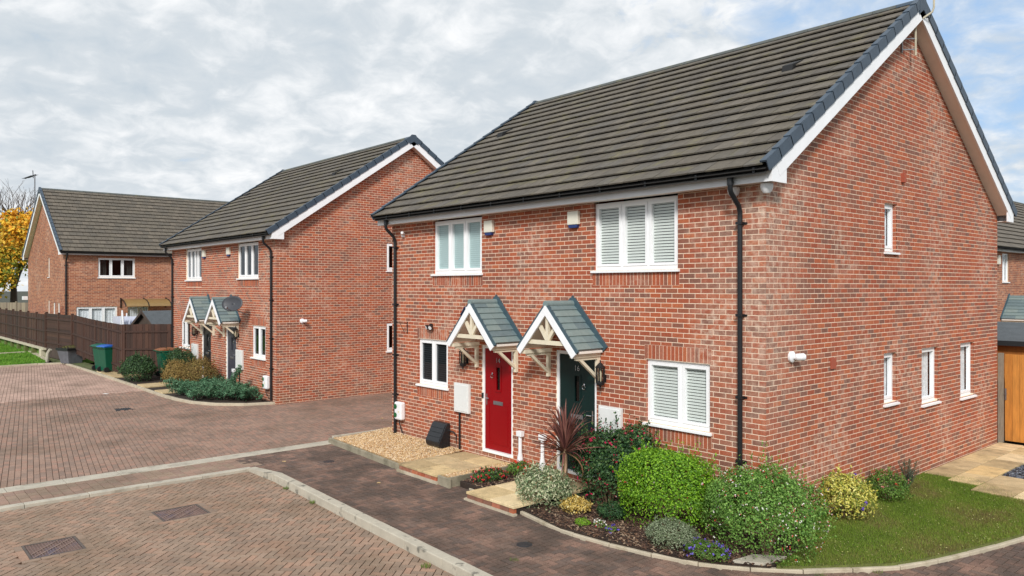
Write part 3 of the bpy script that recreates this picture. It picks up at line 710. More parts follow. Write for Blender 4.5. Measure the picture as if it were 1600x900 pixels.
# long house side-on behind the fence
HC = empty('house', (-41, 4, .1), 'light red brick house side-on behind the brown fence at far left', 'house')
FC = Fr((-36, -1.62, 0), (0, 1), (1, 0)); GC = Fr((-36, -1.62, 0), (-1, 0), (0, -1)); LC = 14; DC = 9.7
cf = [(1.45, 3.12, 3.86, 4.82), (.50, 2.30, 1.50, 2.42), (2.78, 3.76, .3, 2.38)]
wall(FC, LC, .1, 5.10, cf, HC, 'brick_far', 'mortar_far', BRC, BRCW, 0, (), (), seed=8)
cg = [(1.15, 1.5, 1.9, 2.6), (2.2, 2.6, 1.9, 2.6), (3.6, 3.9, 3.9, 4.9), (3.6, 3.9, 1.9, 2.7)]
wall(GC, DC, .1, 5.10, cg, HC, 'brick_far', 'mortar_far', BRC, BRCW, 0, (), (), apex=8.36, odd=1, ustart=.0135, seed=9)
plain_walls(FC, LC, DC, .1, 5.1, 8.36, HC)
window(HC, FC, *cf[0], [1, 1, 1], 'curtain', glass='glass_dark'); window(HC, FC, *cf[1], [1, 1, 1], 'net', sill=False); window(HC, FC, *cf[2], [1, 1], 'net', openers=False, sill=False)
for h in cg: window(HC, GC, *h, [1], 'dark', rec=.05, openers=False, glass='glass_dark')
eaves(HC, FC, LC, DC, 5.08, pipes=(.05,), zg=.2)
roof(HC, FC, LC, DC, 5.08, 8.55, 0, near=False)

# terrace seen past the gable on the right
HD = empty('house', (-9, 34, 0), 'distant brick terrace seen beyond the gable at the right edge', 'house')
FD = Fr((-4.6, 19, 0), (0, 1), (1, 0)); GD = Fr((-4.6, 19, 0), (-1, 0), (0, -1))
df = [(6.72, 7.5, 3.6, 4.75), (7.0, 8.0, .1, 2.05), (13.3, 14.5, 3.6, 4.75)]
wall(FD, 34, -.15, 5.10, df, HD, 'brick_far', 'mortar_far', BRC, BRCW, 0, (), (), seed=10)
plain_walls(FD, 34, 8.8, -.15, 5.1, 8.1, HD)
m = MB(); m.add([GD.P(0, 0, -.15), GD.P(8.8, 0, -.15), GD.P(8.8, 0, 5.1), GD.P(4.4, 0, 8.1), GD.P(0, 0, 5.1)], [(0, 1, 2, 3, 4)]); m.build('wall', 'terracotta', HD)
for h in (df[0], df[2]): window(HD, FD, *h, [1, 1], 'net', openers=False)
door(HD, FD, *df[1], 'black_door'); canopy(HD, FD, 7.5, zr=3.0, ze=2.1, hw=1.0, dep=1.0)
eaves(HD, FD, 34, 8.8, 4.95); roof(HD, FD, 34, 8.8, 4.95, 8.45, 0, near=False, nc=15)

# ------------------------------------------------------------------ fittings on the walls
def alarm(F, u, z, label, s=1.):
    t = empty('alarm_box', F.P(u, 0, z), label, 'alarm box', 'alarm boxes under the eaves')
    b = MB(); b.prism(F, [(u - .125 * s, z + .12), (u + .125 * s, z + .12), (u + .125 * s, z - .11), (u - .125 * s, z - .11)], .004, .075); b.build('cover', 'alarm_cream', t, bevel=.008)
    c = MB(); c.prism(F, [(u - .11 * s, z - .112), (u + .11 * s, z - .112), (u + .09 * s, z - .165), (u - .09 * s, z - .165)], .006, .065); c.build('strobe', 'alarm_blue', t)
alarm(FA, 5.92, 4.57, 'cream alarm box with blue base beside the pale blue blinds of the nearest house')
alarm(FA, 3.62, 4.58, 'cream alarm box with blue base just left of the large white blinds upstairs')
alarm(FB, 5.97, 4.57, 'small cream alarm box right of the far left upstairs window of the middle house')
alarm(FB, 3.67, 4.58, 'small cream alarm box above the porch with the satellite dish')
m = MB(); m.box(Fr(FD.P(6.1, 0, 0), (0, 1), (1, 0)), -.14, .14, .005, .09, 4.3, 4.65); m.build('alarm_box', 'alarm_cream', None, 'white alarm box on the distant terrace at the right edge', 'alarm box')

def lantern(F, u, z, label):
    t = empty('wall_lantern', F.P(u, 0, z), label, 'wall lantern', 'black carriage lanterns beside the doors'); o = .12
    b = MB(); b.box(F, u - .03, u + .03, .004, .02, z - .10, z + .02); b.tube([F.P(u, .015, z - .04), F.P(u, .07, z - .12), F.P(u, o, z - .13)], .012, 6); b.build('wall_bracket', 'black_matt', t)
    c = F.P(u, o, z)
    b = MB(); b.lathe(c, [(.005, .27), (.014, .26), (.008, .235), (.03, .215), (.085, .155), (.092, .15), (.085, .142)], 6); b.build('cap', 'black_matt', t)
    b = MB()
    for k in range(6):
        a = 2 * math.pi * k / 6; q = c + Vector((math.cos(a), math.sin(a), 0)) * .07
        b.bar(q + Vector((0, 0, -.08)), q + Vector((0, 0, .145)), .013, .013)
    b.lathe(c, [(.075, -.08), (.078, -.095), (.06, -.14), (.02, -.16), (.012, -.18), (.018, -.19), (.004, -.21)], 6); b.build('cage', 'black_matt', t)
    b = MB(); b.lathe(c, [(.062, -.08), (.062, .142)], 6); b.build('glass', 'lamp_glass', t)
    b = MB(); b.lathe(c, [(.018, -.08), (.022, .0), (.024, .05), (.008, .10)], 8); b.build('bulb', 'cream_timber', t)
lantern(FA, 2.93, 1.92, 'black hexagonal lantern on the wall right of the dark green door')
lantern(FA, 6.65, 1.94, 'black lantern half hidden under the canopy left of the red door')
lantern(FB, 2.85, 1.86, 'black lantern right of the grey door on the middle house')
lantern(FB, 6.75, 1.78, 'black lantern left of the black door on the middle house')

def meter(F, u0, u1, z0, z1, label):
    t = empty('meter_box', F.P((u0 + u1) / 2, 0, z0), label, 'meter box', 'white utility boxes beside the front doors')
    b = MB(); b.box(F, u0, u1, .004, .07, z0, z1); b.build('case', 'meter_box', t, bevel=.006)
    d = MB(); d.box(F, u0 + .03, u1 - .03, .071, .079, z0 + .03, z1 - .03); d.build('door', 'meter_box', t, bevel=.004)
meter(FA, 6.54, 7.02, .84, 1.43, 'white meter box on the wall left of the red door with black pipe below')
meter(FA, 2.54, 3.02, .84, 1.43, 'white meter box behind the pink flowered shrub right of the green door')
meter(FB, 2.46, 2.98, .73, 1.36, 'white meter box right of the grey door across the driveway')
meter(FB, 6.62, 7.2, .70, 1.32, 'white meter box between the far shrubs and the black door')
for F, u, z0, z1, lb in ((FA, 6.88, .08, .84, 'thin black pipe below the white meter box left of the red door'), (FB, 2.75, .1, .73, 'thin dark pipe below the meter box by the grey door')):
    m = MB(); m.tube([F.P(u, .03, z1), F.P(u, .03, z0)], .022, 8); m.build('service_pipe', 'black_plastic', None, lb, 'pipe')
def duct(x, y, z0, z1, label, F=FA):
    t = empty('meter_duct', (x, y, z0), label, 'meter duct', 'white service ducts on the wall')
    b = MB(); b.lathe((x, y, z0), [(.062, 0), (.062, .10), (.055, .17), (.034, .27), (.033, z1 - z0 - .06)], 8); b.build('pipe', 'paint_white', t)
    b = MB(); b.box(F_at(x, y), -.068, .068, -.045, .045, z1 - .095, z1 + .005); b.build('head', 'paint_white', t, bevel=.008)
duct(-4.96, -.08, .06, .72, 'white upright service duct nearest the red door')
duct(-4.36, -.08, .06, .74, 'white upright service duct between the two doors beside the palm-like plant')
duct(-20.0 + .9, .02, .02, .72, 'white upright service duct beside the grey door of the middle house')

def small_thing(name, label, cat, loc, group=None): return empty(name, loc, label, cat, group)
# black slatted cover on the gravel
t = small_thing('storage_cover', 'black plastic slatted box against the wall on the gravel', 'storage box', (-7.35, -.25, .1))
P = Fr((-7.72, 0, 0), (0, -1), (1, 0))
b = MB(); b.prism(P, [(.015, .06), (.23, .06), (.285, .10), (.295, .18), (.11, .53), (.09, .55), (.015, .56)], 0, .50); b.build('body', 'black_plastic', t, bevel=.012)
for i in range(4):
    f0 = i / 4; p = Vector((0, .297 - .185 * f0, .188 + .35 * f0)); q = Vector((0, .297 - .185 * (f0 + .22), .188 + .35 * (f0 + .22)))
    s_ = MB(); s_.bar((-7.47, -p.y, p.z), (-7.47, -q.y, q.z), .46, .02, (1, 0, 0)); s_.build('slat', 'black_plastic', t)
b = MB(); b.tube([(-7.22, -.06, .42), (-7.05, -.05, .40), (-6.97, -.05, .36), (-6.97, -.05, .08)], .014, 6); b.build('cable', 'black_plastic', t)
# vehicle chargers
def charger(F, u, z, label):
    t = small_thing('ev_charger', label, 'car charger', F.P(u, 0, z), 'white wall chargers near the downpipes')
    b = MB(); b.box(F, u - .14, u + .14, .01, .14, z - .20, z + .20); b.build('case', 'paint_white', t, bevel=.035)
    for dz in (-.095, .095):
        s_ = MB(); s_.lathe(F.P(u + .075, .138, z + dz), [(.055, 0), (.055, .012), (.04, .014)], 12, F.n); s_.build('socket', 'ev_green', t)
        s_ = MB(); s_.box(F, u + .1405, u + .152, .035, .12, z + dz - .07, z + dz + .07); s_.build('socket', 'ev_green', t)
    b = MB(); b.box(F, u - .05, u - .03, .141, .144, z - .03, z); b.build('sticker', 'yellow', t)
    c = MB(); c.tube([F.P(u, .08, z - .19), F.P(u - .01, .09, z - .27), F.P(u - .06, .09, z - .38), F.P(u - .18, .12, .13)], .013, 6); c.build('cable', 'black_plastic', t)
charger(FA, 9.05, .60, 'white wall charger with green sockets left on the nearest house by its downpipe')
charger(FB, .55, .52, 'white wall charger at the right corner of the middle house')
# cameras and lamps
def bullet_cam(F, u, z, label, d=1, s=1.):
    t = small_thing('security_camera', label, 'security camera', F.P(u, 0, z))
    b = MB(); b.lathe(F.P(u, .004, z), [(.075 * s, 0), (.075 * s, .03), (.05 * s, .05)], 14, F.n); b.build('base', 'paint_white', t)
    a = MB(); a.tube([F.P(u, .04, z), F.P(u, .09 * s + .02, z - .01)], .028 * s, 8); a.build('arm', 'paint_white', t)
    h = MB(); h.lathe(F.P(u + d * .0, .09, z + .0), [(.03 * s, -.02), (.045 * s, 0), (.05 * s, .10 * s), (.04 * s, .115 * s)], 12, (F.u * d + F.n * .6)); h.build('head', 'paint_white', t)
bullet_cam(GA, .67, 2.40, 'white camera lamp on the large gable wall at first floor height', 1, 1.1)
bullet_cam(GB, .81, 2.36, 'white camera on the gable of the middle house', 1, 1.)
def dome(F, u, z, o, label):
    t = small_thing('dome_sensor', label, 'sensor', F.P(u, o, z)); b = MB()
    b.lathe(F.P(u, o, z), [(.085, .0), (.085, -.05), (.075, -.09), (.045, -.13), (.0, -.14)], 14); b.build('dome', 'paint_white', t)
dome(FA, -.07, 4.80, .085, 'white dome light under the soffit at the near corner of the house')
dome(FA, .46, 4.80, .06, 'white dome light under the soffit left of the near downpipe')
t = small_thing('flood_light', 'small white flood light near the left downpipe of the nearest house', 'flood light', FA.P(8.98, 0, 4.6))
b = MB(); b.box(FA, 8.94, 9.02, .004, .05, 4.52, 4.60); b.build('mount', 'paint_white', t); b = MB(); b.lathe(FA.P(8.94, .07, 4.60), [(.03, -.03), (.045, .03), (.03, .06)], 10, (1, -1, .3)); b.build('head', 'paint_white', t)
t = small_thing('flood_light', 'black and white twin flood light above the dark ground floor window', 'flood light', FA.P(7.90, 0, 2.55))
b = MB(); b.lathe(FA.P(7.90, .004, 2.56), [(.05, 0), (.05, .04)], 10, FA.n); b.build('mount', 'black_plastic', t)
for du in (-.055, .055):
    b = MB(); b.lathe(FA.P(7.90 + du, .06, 2.54), [(.03, -.02), (.052, .01), (.055, .05)], 12, (FA.n - Vector((du * 6, 0, .5)))); b.build('head', 'black_plastic', t)
    b = MB(); dd = (FA.n - Vector((du * 6, 0, .5))).normalized(); b.lathe(FA.P(7.90 + du, .06, 2.54) + dd * .05, [(.042, 0), (.042, .004)], 12, dd); b.build('lens', 'paint_white', t)
t = small_thing('hook_bracket', 'black hanging basket bracket left of the dark ground floor window', 'bracket', FA.P(8.8, 0, 2.5))
b = MB(); b.tube([FA.P(8.84, .01, 2.35), FA.P(8.84, .01, 2.62)], .009, 5); b.tube([FA.P(8.84, .01, 2.58), FA.P(8.84, .28, 2.60), FA.P(8.84, .30, 2.64)], .008, 5)
b.tube([FA.P(8.84, .01, 2.38), FA.P(8.84, .10, 2.40), FA.P(8.84, .20, 2.58)], .006, 5); b.build('arm', 'black_matt', t)
t = small_thing('door_bell', 'small black doorbell on the frame left of the red door', 'doorbell', FA.P(6.22, 0, 1.25)); b = MB(); b.box(FA, 6.155, 6.195, -.018, .005, 1.20, 1.30); b.build('case', 'black_plastic', t)
t = small_thing('solar_light', 'small dark blue solar panel on the left slope of the red door canopy', 'solar light', FA.P(5.9, .6, 3.0))
b = MB(); b.bar(FA.P(5.98, .64, 2.86), FA.P(5.84, .64, 3.02), .11, .03, FA.n); b.build('panel', 'solar', t); b = MB(); b.box(FA, 5.80, 5.84, .60, .68, 2.90, 3.02); b.build('case', 'paint_white', t)
# aerials and dish
t = small_thing('tv_aerial_mast', 'pale bent aerial pole clamped to the top of the large gable', 'aerial', (.15, 4.62, 7.5))
b = MB(); b.tube([(.16, 4.66, 7.46), (.16, 4.66, 7.98), (.17, 4.70, 8.05), (.36, 4.86, 8.22), (.38, 4.88, 8.30), (.38, 4.90, 9.9)], .018, 8); b.build('mast', 'timber_pale', t)
b = MB(); b.box(GA, 4.42, 4.46, .006, .03, 7.50, 7.78)
for z in (7.55, 7.74): b.bar((.02, 4.44, z), (.17, 4.68, z + .02), .02, .02)
b.build('wall_bracket', 'steel', t)
t = small_thing('tv_aerial', 'thin television aerial on a pole above the far left gable', 'aerial', (-42.2, -1.75, 7.6))
b = MB(); b.tube([(-42.2, -1.85, 7.4), (-42.2, -1.85, 9.45)], .03, 6); b.build('mast', 'steel', t)
b = MB(); b.tube([(-42.1, -1.82, 9.42), (-43.2, -2.15, 9.30)], .03, 5)
for k in range(8):
    c = Vector((-42.25 - .12 * k, -1.87 - .036 * k, 9.4 - .013 * k)); b.tube([c + Vector((-.06, .2, .05)), c - Vector((-.06, .2, .05))], .010, 4)
b.tube([(-42.35, -1.9, 9.25), (-42.28, -1.93, 9.66)], .02, 4); b.build('antenna', 'dish', t)
b = MB(); b.bar((-42.2, -1.85, 7.5), (-42.2, -1.6, 7.5), .05, .05); b.bar((-42.2, -1.85, 7.75), (-42.2, -1.6, 7.75), .05, .05); b.build('wall_bracket', 'steel', t)
t = small_thing('satellite_dish', 'dark oval satellite dish beside the right porch canopy of the middle house', 'satellite dish', (-18.05, -.1, 2.6))
dc = Vector((-17.98, -.42, 2.86)); dn = Vector((.55, -.80, .28)).normalized(); da = dn.cross(Vector((0, 0, 1))).normalized(); db = dn.cross(da)
b = MB(); vs = []; fs = []
for i in range(6):
    for k in range(24):
        a = 2 * math.pi * k / 24; r = i / 5; vs.append(dc + (da * math.cos(a) * .37 + db * math.sin(a) * .25) * r + dn * (.06 * r * r))
for i in range(5):
    for k in range(24): fs.append((i * 24 + k, i * 24 + (k + 1) % 24, (i + 1) * 24 + (k + 1) % 24, (i + 1) * 24 + k))
b.add(vs, fs, True); do_ = b.build('reflector', 'dish', t); sm = do_.modifiers.new('thickness', 'SOLIDIFY'); sm.thickness = .012
b = MB(); b.tube([dc - dn * .02, dc - dn * .12 - Vector((0, 0, .15)), Vector((-18.05, .10, 2.50))], .02, 6); b.tube([dc - db * -.22, dc + dn * .38 + Vector((0, 0, -.22))], .012, 5)
b.lathe(dc + dn * .36 + Vector((0, 0, -.20)), [(.03, -.04), (.035, .04)], 8, dn); b.build('arm', 'steel', t)

# ------------------------------------------------------------------ ground, roads and paving
def sheet(name, poly, z, m, kind='structure', th=None, parent=None, label=None):
    b = MB()
    if th: b.slab(poly, z - th, z)
    else: b.add([(x, y, z) for x, y in poly], [tuple(range(len(poly)))])
    return b.build(name, m, parent, kind=kind, label=label)
sheet('ground', [(-700, -300), (300, -300), (300, 900), (-700, 900)], -.22, 'field')
ZP = -.10                                   # top of the block paving
BEDGE = [(-5.01, -1.38), (-3.44, -1.63), (-2.16, -1.86), (-1.29, -1.77), (-.27, -1.57), (.2, -1.32), (.62, -1.0), (.95, -.68), (1.24, -.29), (1.63, .26), (1.83, .75), (1.99, 1.31), (2.19, 2.1), (2.34, 2.8), (2.46, 3.6), (2.52, 4.6), (2.52, 6.5)]
BKERB = [(-16.12, .18), (-16.25, -.35), (-16.55, -.90), (-17.1, -1.38), (-18.04, -1.78), (-19.18, -1.93), (-20.49, -1.95), (-23.21, -1.95), (-25.4, -1.97), (-27.61, -1.99), (-30.48, -2.02), (-33.78, -2.1)]
road_poly = [(-10.2, -11), (-10.2, 16), (-16.05, 16)] + BKERB + [(-34.0, -2.6), (-33.9, -4.4), (-33.6, -11)]
path_poly = [(-9.8, -1.15), (-9.8, -3.5), (-8.7, -3.5), (-7.6, -3.47), (4.2, -3.94), (9, -2), (9, 9), (2.6, 9)] + BEDGE[::-1] + [(-5.1, -1.5)]
bay_poly = [(-8.68, -3.5), (-8.68, -13), (4, -13), (4.2, -3.98)]
band_poly = [(-9.8, -13), (-9.8, -3.4), (-8.86, -3.4), (-8.86, -13)]
ROAD = sheet('road', road_poly, ZP - .05, 'road_base'); PATH = sheet('pavement', [(-10.2, -1.0)] + [(-10.2, -3.75)] + path_poly[2:], ZP - .054, 'joint_dark')
BAY = sheet('parking_bay', bay_poly, -.13 - .05, 'joint_sand'); BAND = sheet('road_band', band_poly, ZP - .05, 'joint_sand')
PAV_BAY = [lin(148, 126, 108), lin(142, 122, 105), lin(152, 129, 111), lin(138, 118, 102), lin(156, 130, 111), lin(146, 121, 103), lin(158, 127, 107)]
PAV_ROAD = [lin(147, 121, 106), lin(141, 117, 103), lin(152, 124, 108), lin(135, 113, 100), lin(155, 122, 106)]
PAV_FARR = [lin(176, 148, 133), lin(170, 142, 128), lin(182, 152, 137)]
PAV_PATH = [lin(122, 100, 88), lin(112, 93, 83), lin(129, 103, 89), lin(103, 87, 79), lin(136, 107, 93), lin(116, 92, 80)]
def blk(c, d, l, w, z, t, th=.05, gap=.006, rnd=random):
    dx = Vector((d[0], d[1], 0)); n = Vector((-d[1], d[0], 0)); zz = z + rnd.uniform(-.0025, .0015)
    tx = Vector((dx.x, dx.y, rnd.uniform(-.006, .006))).normalized()
    return (Vector((c[0], c[1], zz - th / 2)), (tx * (l / 2 - gap / 2), n * (w / 2 - gap / 2), Vector((0, 0, th / 2))), t)
def near_poly(x, y, poly, r=.07):
    return inpoly(x, y, poly) or any(inpoly(x + a, y + b, poly) for a, b in ((r, 0), (-r, 0), (0, r), (0, -r)))
def herring(poly, ang, a, z, pal, skip=(), mg=.12, gap=.007, seed=1):
    rnd = random.Random(seed); xs = [p[0] for p in poly]; ys = [p[1] for p in poly]; cx, cy = (min(xs) + max(xs)) / 2, (min(ys) + max(ys)) / 2
    Rr = max(max(xs) - min(xs), max(ys) - min(ys)) * .75; n = int(Rr / a) + 2; c, s = math.cos(R(ang)), math.sin(R(ang)); out = []
    for i in range(-n, n):
        for j in range(-n, n):
            k = (i - j) % 4
            if k == 0: ox, oy, l = (i + 1) * a, (j + .5) * a, 0
            elif k == 2: ox, oy, l = (i + .5) * a, (j) * a, 1
            else: continue
            x, y = cx + ox * c - oy * s, cy + ox * s + oy * c
            if not in_view((x, y, z), mg) or not near_poly(x, y, poly): continue
            if any(x0 < x < x1 and y0 < y < y1 for x0, x1, y0, y1 in skip): continue
            d = (c, s) if l == 0 else (-s, c); out.append(blk((x, y), d, 2 * a, a, z, rnd.choice(pal), gap=gap, rnd=rnd))
    return out
def running(poly, dx, l, w, z, palf, mg=.12, gap=.007, seed=2, skip=()):
    rnd = random.Random(seed); xs = [p[0] for p in poly]; ys = [p[1] for p in poly]; cx, cy = (min(xs) + max(xs)) / 2, (min(ys) + max(ys)) / 2
    Rr = math.hypot(max(xs) - min(xs), max(ys) - min(ys)) / 2; c, s = dx; out = []
    for j in range(-int(Rr / w) - 1, int(Rr / w) + 2):
        for i in range(-int(Rr / l) - 1, int(Rr / l) + 2):
            ox = (i + .5 * (j % 2)) * l; oy = j * w; x, y = cx + ox * c - oy * s, cy + ox * s + oy * c
            if not in_view((x, y, z), mg) or not near_poly(x, y, poly, .1): continue
            if any(x0 < x < x1 and y0 < y < y1 for x0, x1, y0, y1 in skip): continue
            out.append(blk((x, y), (c, s), l, w, z, rnd.choice(palf(x, y)), gap=gap, rnd=rnd))
    return out
MH = [(-6.62, -5.93, -7.70, -7.05), (-7.12, -6.47, -5.90, -5.20)]
def grow(r, g): return (r[0] - g, r[1] + g, r[2] - g, r[3] + g)
emit(herring(bay_poly, 42, .097, -.13, PAV_BAY, [grow(r, .06) for r in MH], seed=1, gap=.0125), 'paver', 'pavers', 'paver_bay', BAY, 300)
emit(running([(x, y) for x, y in road_poly], (.988, -.153), .197, .100, ZP, lambda x, y: PAV_FARR if x < -21.9 + .1 * math.sin(y * 9) else PAV_ROAD, gap=.009, skip=[(-18.4, -17.9, -3.75, -3.3)]), 'paver', 'pavers', 'paver_road', ROAD, 300)
emit(herring(path_poly, 0, .097, ZP + .002, PAV_PATH, [(-2.17, -2.03, -2.63, -2.49), (-8.40, -8.26, -2.28, -2.14)], seed=3, gap=.010), 'paver', 'pavers', 'paver_path', PATH, 300)
emit(running(band_poly, (1, 0), .2, .155, ZP, lambda x, y: PAV_ROAD[:3] + PAV_BAY[:2], seed=5), 'paver', 'pavers', 'paver_road', BAND, 100)

def strip_stones(parent, pts, wdt, z0, z1, m, ln=.9, name='kerb_stone', left=0, gap=.006, seed=0, bev=.008):
    """stones laid end to end along a polyline, the strip lying to the left of it"""
    rnd = random.Random(seed); P2 = [Vector((*p, 0)) for p in pts]; segs = []; acc = []
    tot = [0]
    for a, b in zip(P2, P2[1:]): tot.append(tot[-1] + (b - a).length)
    def at(s):
        for i in range(len(P2) - 1):
            if s <= tot[i + 1] + 1e-9:
                f = (s - tot[i]) / (tot[i + 1] - tot[i]); return P2[i].lerp(P2[i + 1], f)
        return P2[-1]
    n = max(1, round(tot[-1] / ln)); st = tot[-1] / n
    for i in range(n):
        a, b = at(i * st), at((i + 1) * st); d = (b - a); L_ = d.length; d.normalize(); nn = Vector((-d.y, d.x, 0))
        zz = z1 + rnd.uniform(-.004, .004)
        m_ = MB(); m_.obox((a + b) / 2 + nn * (wdt / 2) + Vector((0, 0, (z0 + zz) / 2)), (d * (L_ / 2 - gap / 2), nn * wdt / 2, Vector((0, 0, (zz - z0) / 2))))
        m_.build(name, m, parent, bevel=bev)
def kerb(label, cat='kerb'): return empty('kerb', (0, 0, -.1), label, cat, None, 'structure')
k = kerb('pale flush concrete strip crossing the end of the road'); k['kind'] = 'structure'
strip_stones(k, [(-9.83, -11), (-9.83, -1.18)], .36, -.2, -.088, 'concrete', .9)
k = kerb('narrow pale edging between the paved band and the parking bay'); strip_stones(k, [(-8.70, -12), (-8.70, -3.62)], .16, -.3, -.078, 'concrete', .9)
# raised kerb with a dropped end
k = kerb('raised pale kerb between parking bay and pavement')
drop = MB(); A = Vector((-8.78, -3.68, 0)); B = Vector((-7.65, -3.66, 0))
vs = []
for p, zt in ((A, -.082), (B, .0)):
    for dy in (-.0, .17): vs += [(p.x, p.y + dy - (.02 if p is A else 0), -.3), (p.x, p.y + dy - (.02 if p is A else 0), zt)]
drop.add(vs, [(0, 4, 5, 1), (2, 3, 7, 6), (1, 5, 7, 3), (0, 1, 3, 2), (4, 6, 7, 5), (0, 2, 6, 4)]); drop.build('kerb_stone', 'kerb_raised', k)
strip_stones(k, [(-7.645, -3.66), (4.2, -4.14)], .165, -.3, .0, 'kerb_raised', .91, gap=.004, bev=.012)
k = kerb('thin concrete edging curving round the flower bed and lawn'); strip_stones(k, BEDGE, .07, -.25, -.055, 'concrete_pale', .62, bev=.01, gap=.012, seed=3)
k = kerb('pale edging kerb curving round the gardens of the middle house'); strip_stones(k, BKERB[::-1], .11, -.25, -.03, 'concrete_pale', .95, seed=4)
k = kerb('pale edging kerb along the far left lawn'); strip_stones(k, [(-33.80, -2.12), (-34.05, -2.6), (-33.95, -4.6), (-33.7, -9)][::-1], .12, -.25, -.03, 'concrete_pale', .95, seed=6)

# gravel strip and slab path in front of the red door
gp = [(-9.95, .3), (-9.93, -1.28), (-6.8, -1.45), (-6.8, -.0), (-9.48, -.0), (-9.48, .3)]
GB_ = sheet('gravel_bed', gp, .01, 'gravel_base', th=.2); GB2 = sheet('gravel_bed', [(-9.48, -.35), (-6.8, -.35), (-6.8, 0), (-9.48, 0)], .012, 'gravel_base', th=.2)
sheet('gravel_bed', [(-5.42, -1.52), (-5.14, -1.52), (-5.14, -.0), (-5.42, -.0)], .05, 'gravel_base', th=.2)
PEB = np.array([lin(216, 190, 150), lin(200, 166, 120), lin(226, 208, 178), lin(188, 148, 100), lin(176, 150, 122), lin(208, 178, 128), lin(158, 118, 78)])
def pebbles(name, polyf, bbox, n, sz, z, pal, m, label, cat, flat=.55, seed=1):
    g = np.random.default_rng(seed); xs = g.uniform(bbox[0], bbox[1], n * 2); ys = g.uniform(bbox[2], bbox[3], n * 2)
    ok = np.array([polyf(x, y) for x, y in zip(xs, ys)]); xs, ys = xs[ok][:n], ys[ok][:n]; n = len(xs)
    base = np.array([(1, 0, 0), (-1, 0, 0), (0, 1, 0), (0, -1, 0), (0, 0, 1), (0, 0, -1)], float)
    s = g.uniform(.55, 1.25, n)[:, None, None] * sz; sh = g.uniform(.6, 1.1, (n, 6, 1)); v = base[None] * s * sh
    v[:, :, 2] *= flat; a = g.uniform(0, 6.28, n); t = g.uniform(-.6, .6, n)
    x = v[:, :, 0] * np.cos(t)[:, None] - v[:, :, 2] * np.sin(t)[:, None]; zc = v[:, :, 0] * np.sin(t)[:, None] + v[:, :, 2] * np.cos(t)[:, None]; y = v[:, :, 1]
    X = x * np.cos(a)[:, None] - y * np.sin(a)[:, None]; Y = x * np.sin(a)[:, None] + y * np.cos(a)[:, None]
    zz = z(xs, ys) if callable(z) else z
    V = np.stack([X + xs[:, None], Y + ys[:, None], zc + (zz + g.uniform(0, sz * .5, n))[:, None]], -1)
    F8 = np.array([(0, 2, 4), (2, 1, 4), (1, 3, 4), (3, 0, 4), (2, 0, 5), (1, 2, 5), (3, 1, 5), (0, 3, 5)])
    return fast_mesh(name, V, 6, F8, pal[g.integers(0, len(pal), n)], m, None, 'stuff', label, cat)
pebbles('gravel', lambda x, y: inpoly(x, y, gp), (-9.95, -6.8, -1.46, .3), 17000, .017, lambda x, y: .012 + .05 * np.clip((y + 1.3) / 1.3, 0, 1) ** 2, PEB, 'pebble', 'golden gravel spread in front of the dark ground floor window', 'gravel')
pebbles('gravel', lambda x, y: True, (-5.42, -5.15, -1.5, -.02), 1900, .016, .055, PEB, 'pebble', 'narrow strip of golden gravel beside the red door path', 'gravel', seed=5)
t = empty('garden_edging', (-8, -1.4, -.1), 'grey concrete board edging along the front of the gravel', 'edging')
strip_stones(t, [(-9.98, -1.36), (-6.75, -1.56)], .06, -.2, .015, 'edging_grey', 1.0, name='edging_board')
strip_stones(t, [(-9.93, .3), (-9.93, -1.3)], .05, -.2, .06, 'concrete', .8, name='edging_board')
t = empty('garden_edging', (-5.1, -.8, -.1), 'grey board edging between the gravel strip and the red bedding flowers', 'edging')
strip_stones(t, [(-5.12, -1.62), (-5.10, -.06)], .045, -.2, .07, 'edging_grey', 1.6, name='edging_board'); strip_stones(t, [(-5.46, -1.60), (-5.08, -1.62)], .05, -.2, .06, 'edging_grey', .6, name='edging_board')
SL = [lin(208, 184, 138), lin(182, 160, 120), lin(224, 202, 160), lin(194, 172, 132), lin(216, 186, 132)]
def slab_path(label, x0, x1, y0, y1, nx, ny, z, skew=0., seed=1, riser=True):
    rnd = random.Random(seed); t = empty('slab_path', ((x0 + x1) / 2, (y0 + y1) / 2, z - .1), label, 'path', None, 'structure')
    for j in range(ny):
        for i in range(nx):
            a, b = x0 + (x1 - x0) * i / nx, x0 + (x1 - x0) * (i + 1) / nx; c, d = y0 + (y1 - y0) * j / ny, y0 + (y1 - y0) * (j + 1) / ny
            m = MB().tint(rnd.choice(SL)); zz = z + rnd.uniform(-.003, .003); sx = skew * (1 - (j + .5) / ny)
            m.obox(((a + b) / 2 + sx, (c + d) / 2, zz - .02), ((b - a) / 2 - .009, 0, 0) and ((Vector(((b - a) / 2 - .009, 0, 0))), Vector((0, (d - c) / 2 - .009, 0)), Vector((0, 0, .02)))); m.build('paving_slab', 'buff_slab', t, bevel=.005)
    core = MB(); core.slab([(x0 + .03 + skew, y0 + .05), (x1 - .03 + skew, y0 + .05), (x1 - .03, y1), (x0 + .03, y1)], -.2, z - .042); core.build('bedding', 'joint_dark', t)
    if riser:
        x = x0 + skew + .02; ps = []
        while x < x1 + skew - .05:
            w_ = min(.205, x1 + skew - .02 - x); ps.append((Vector((x + w_ / 2, y0 + .05, z - .042 - .036)), (Vector((w_ / 2 - .005, 0, 0)), Vector((0, .03, 0)), Vector((0, 0, .033))), rnd.choice(BR))); x += .21
        emit(ps, 'brick', 'bricks', 'brick_far', t, 40)
        hz = MB(); hz.box(WORLD, x0 + skew - .02, x1 + skew + .02, y0 - .015, y0 + .06, -.2, z - .112); hz.build('haunching', 'concrete_pale', t)
    return t
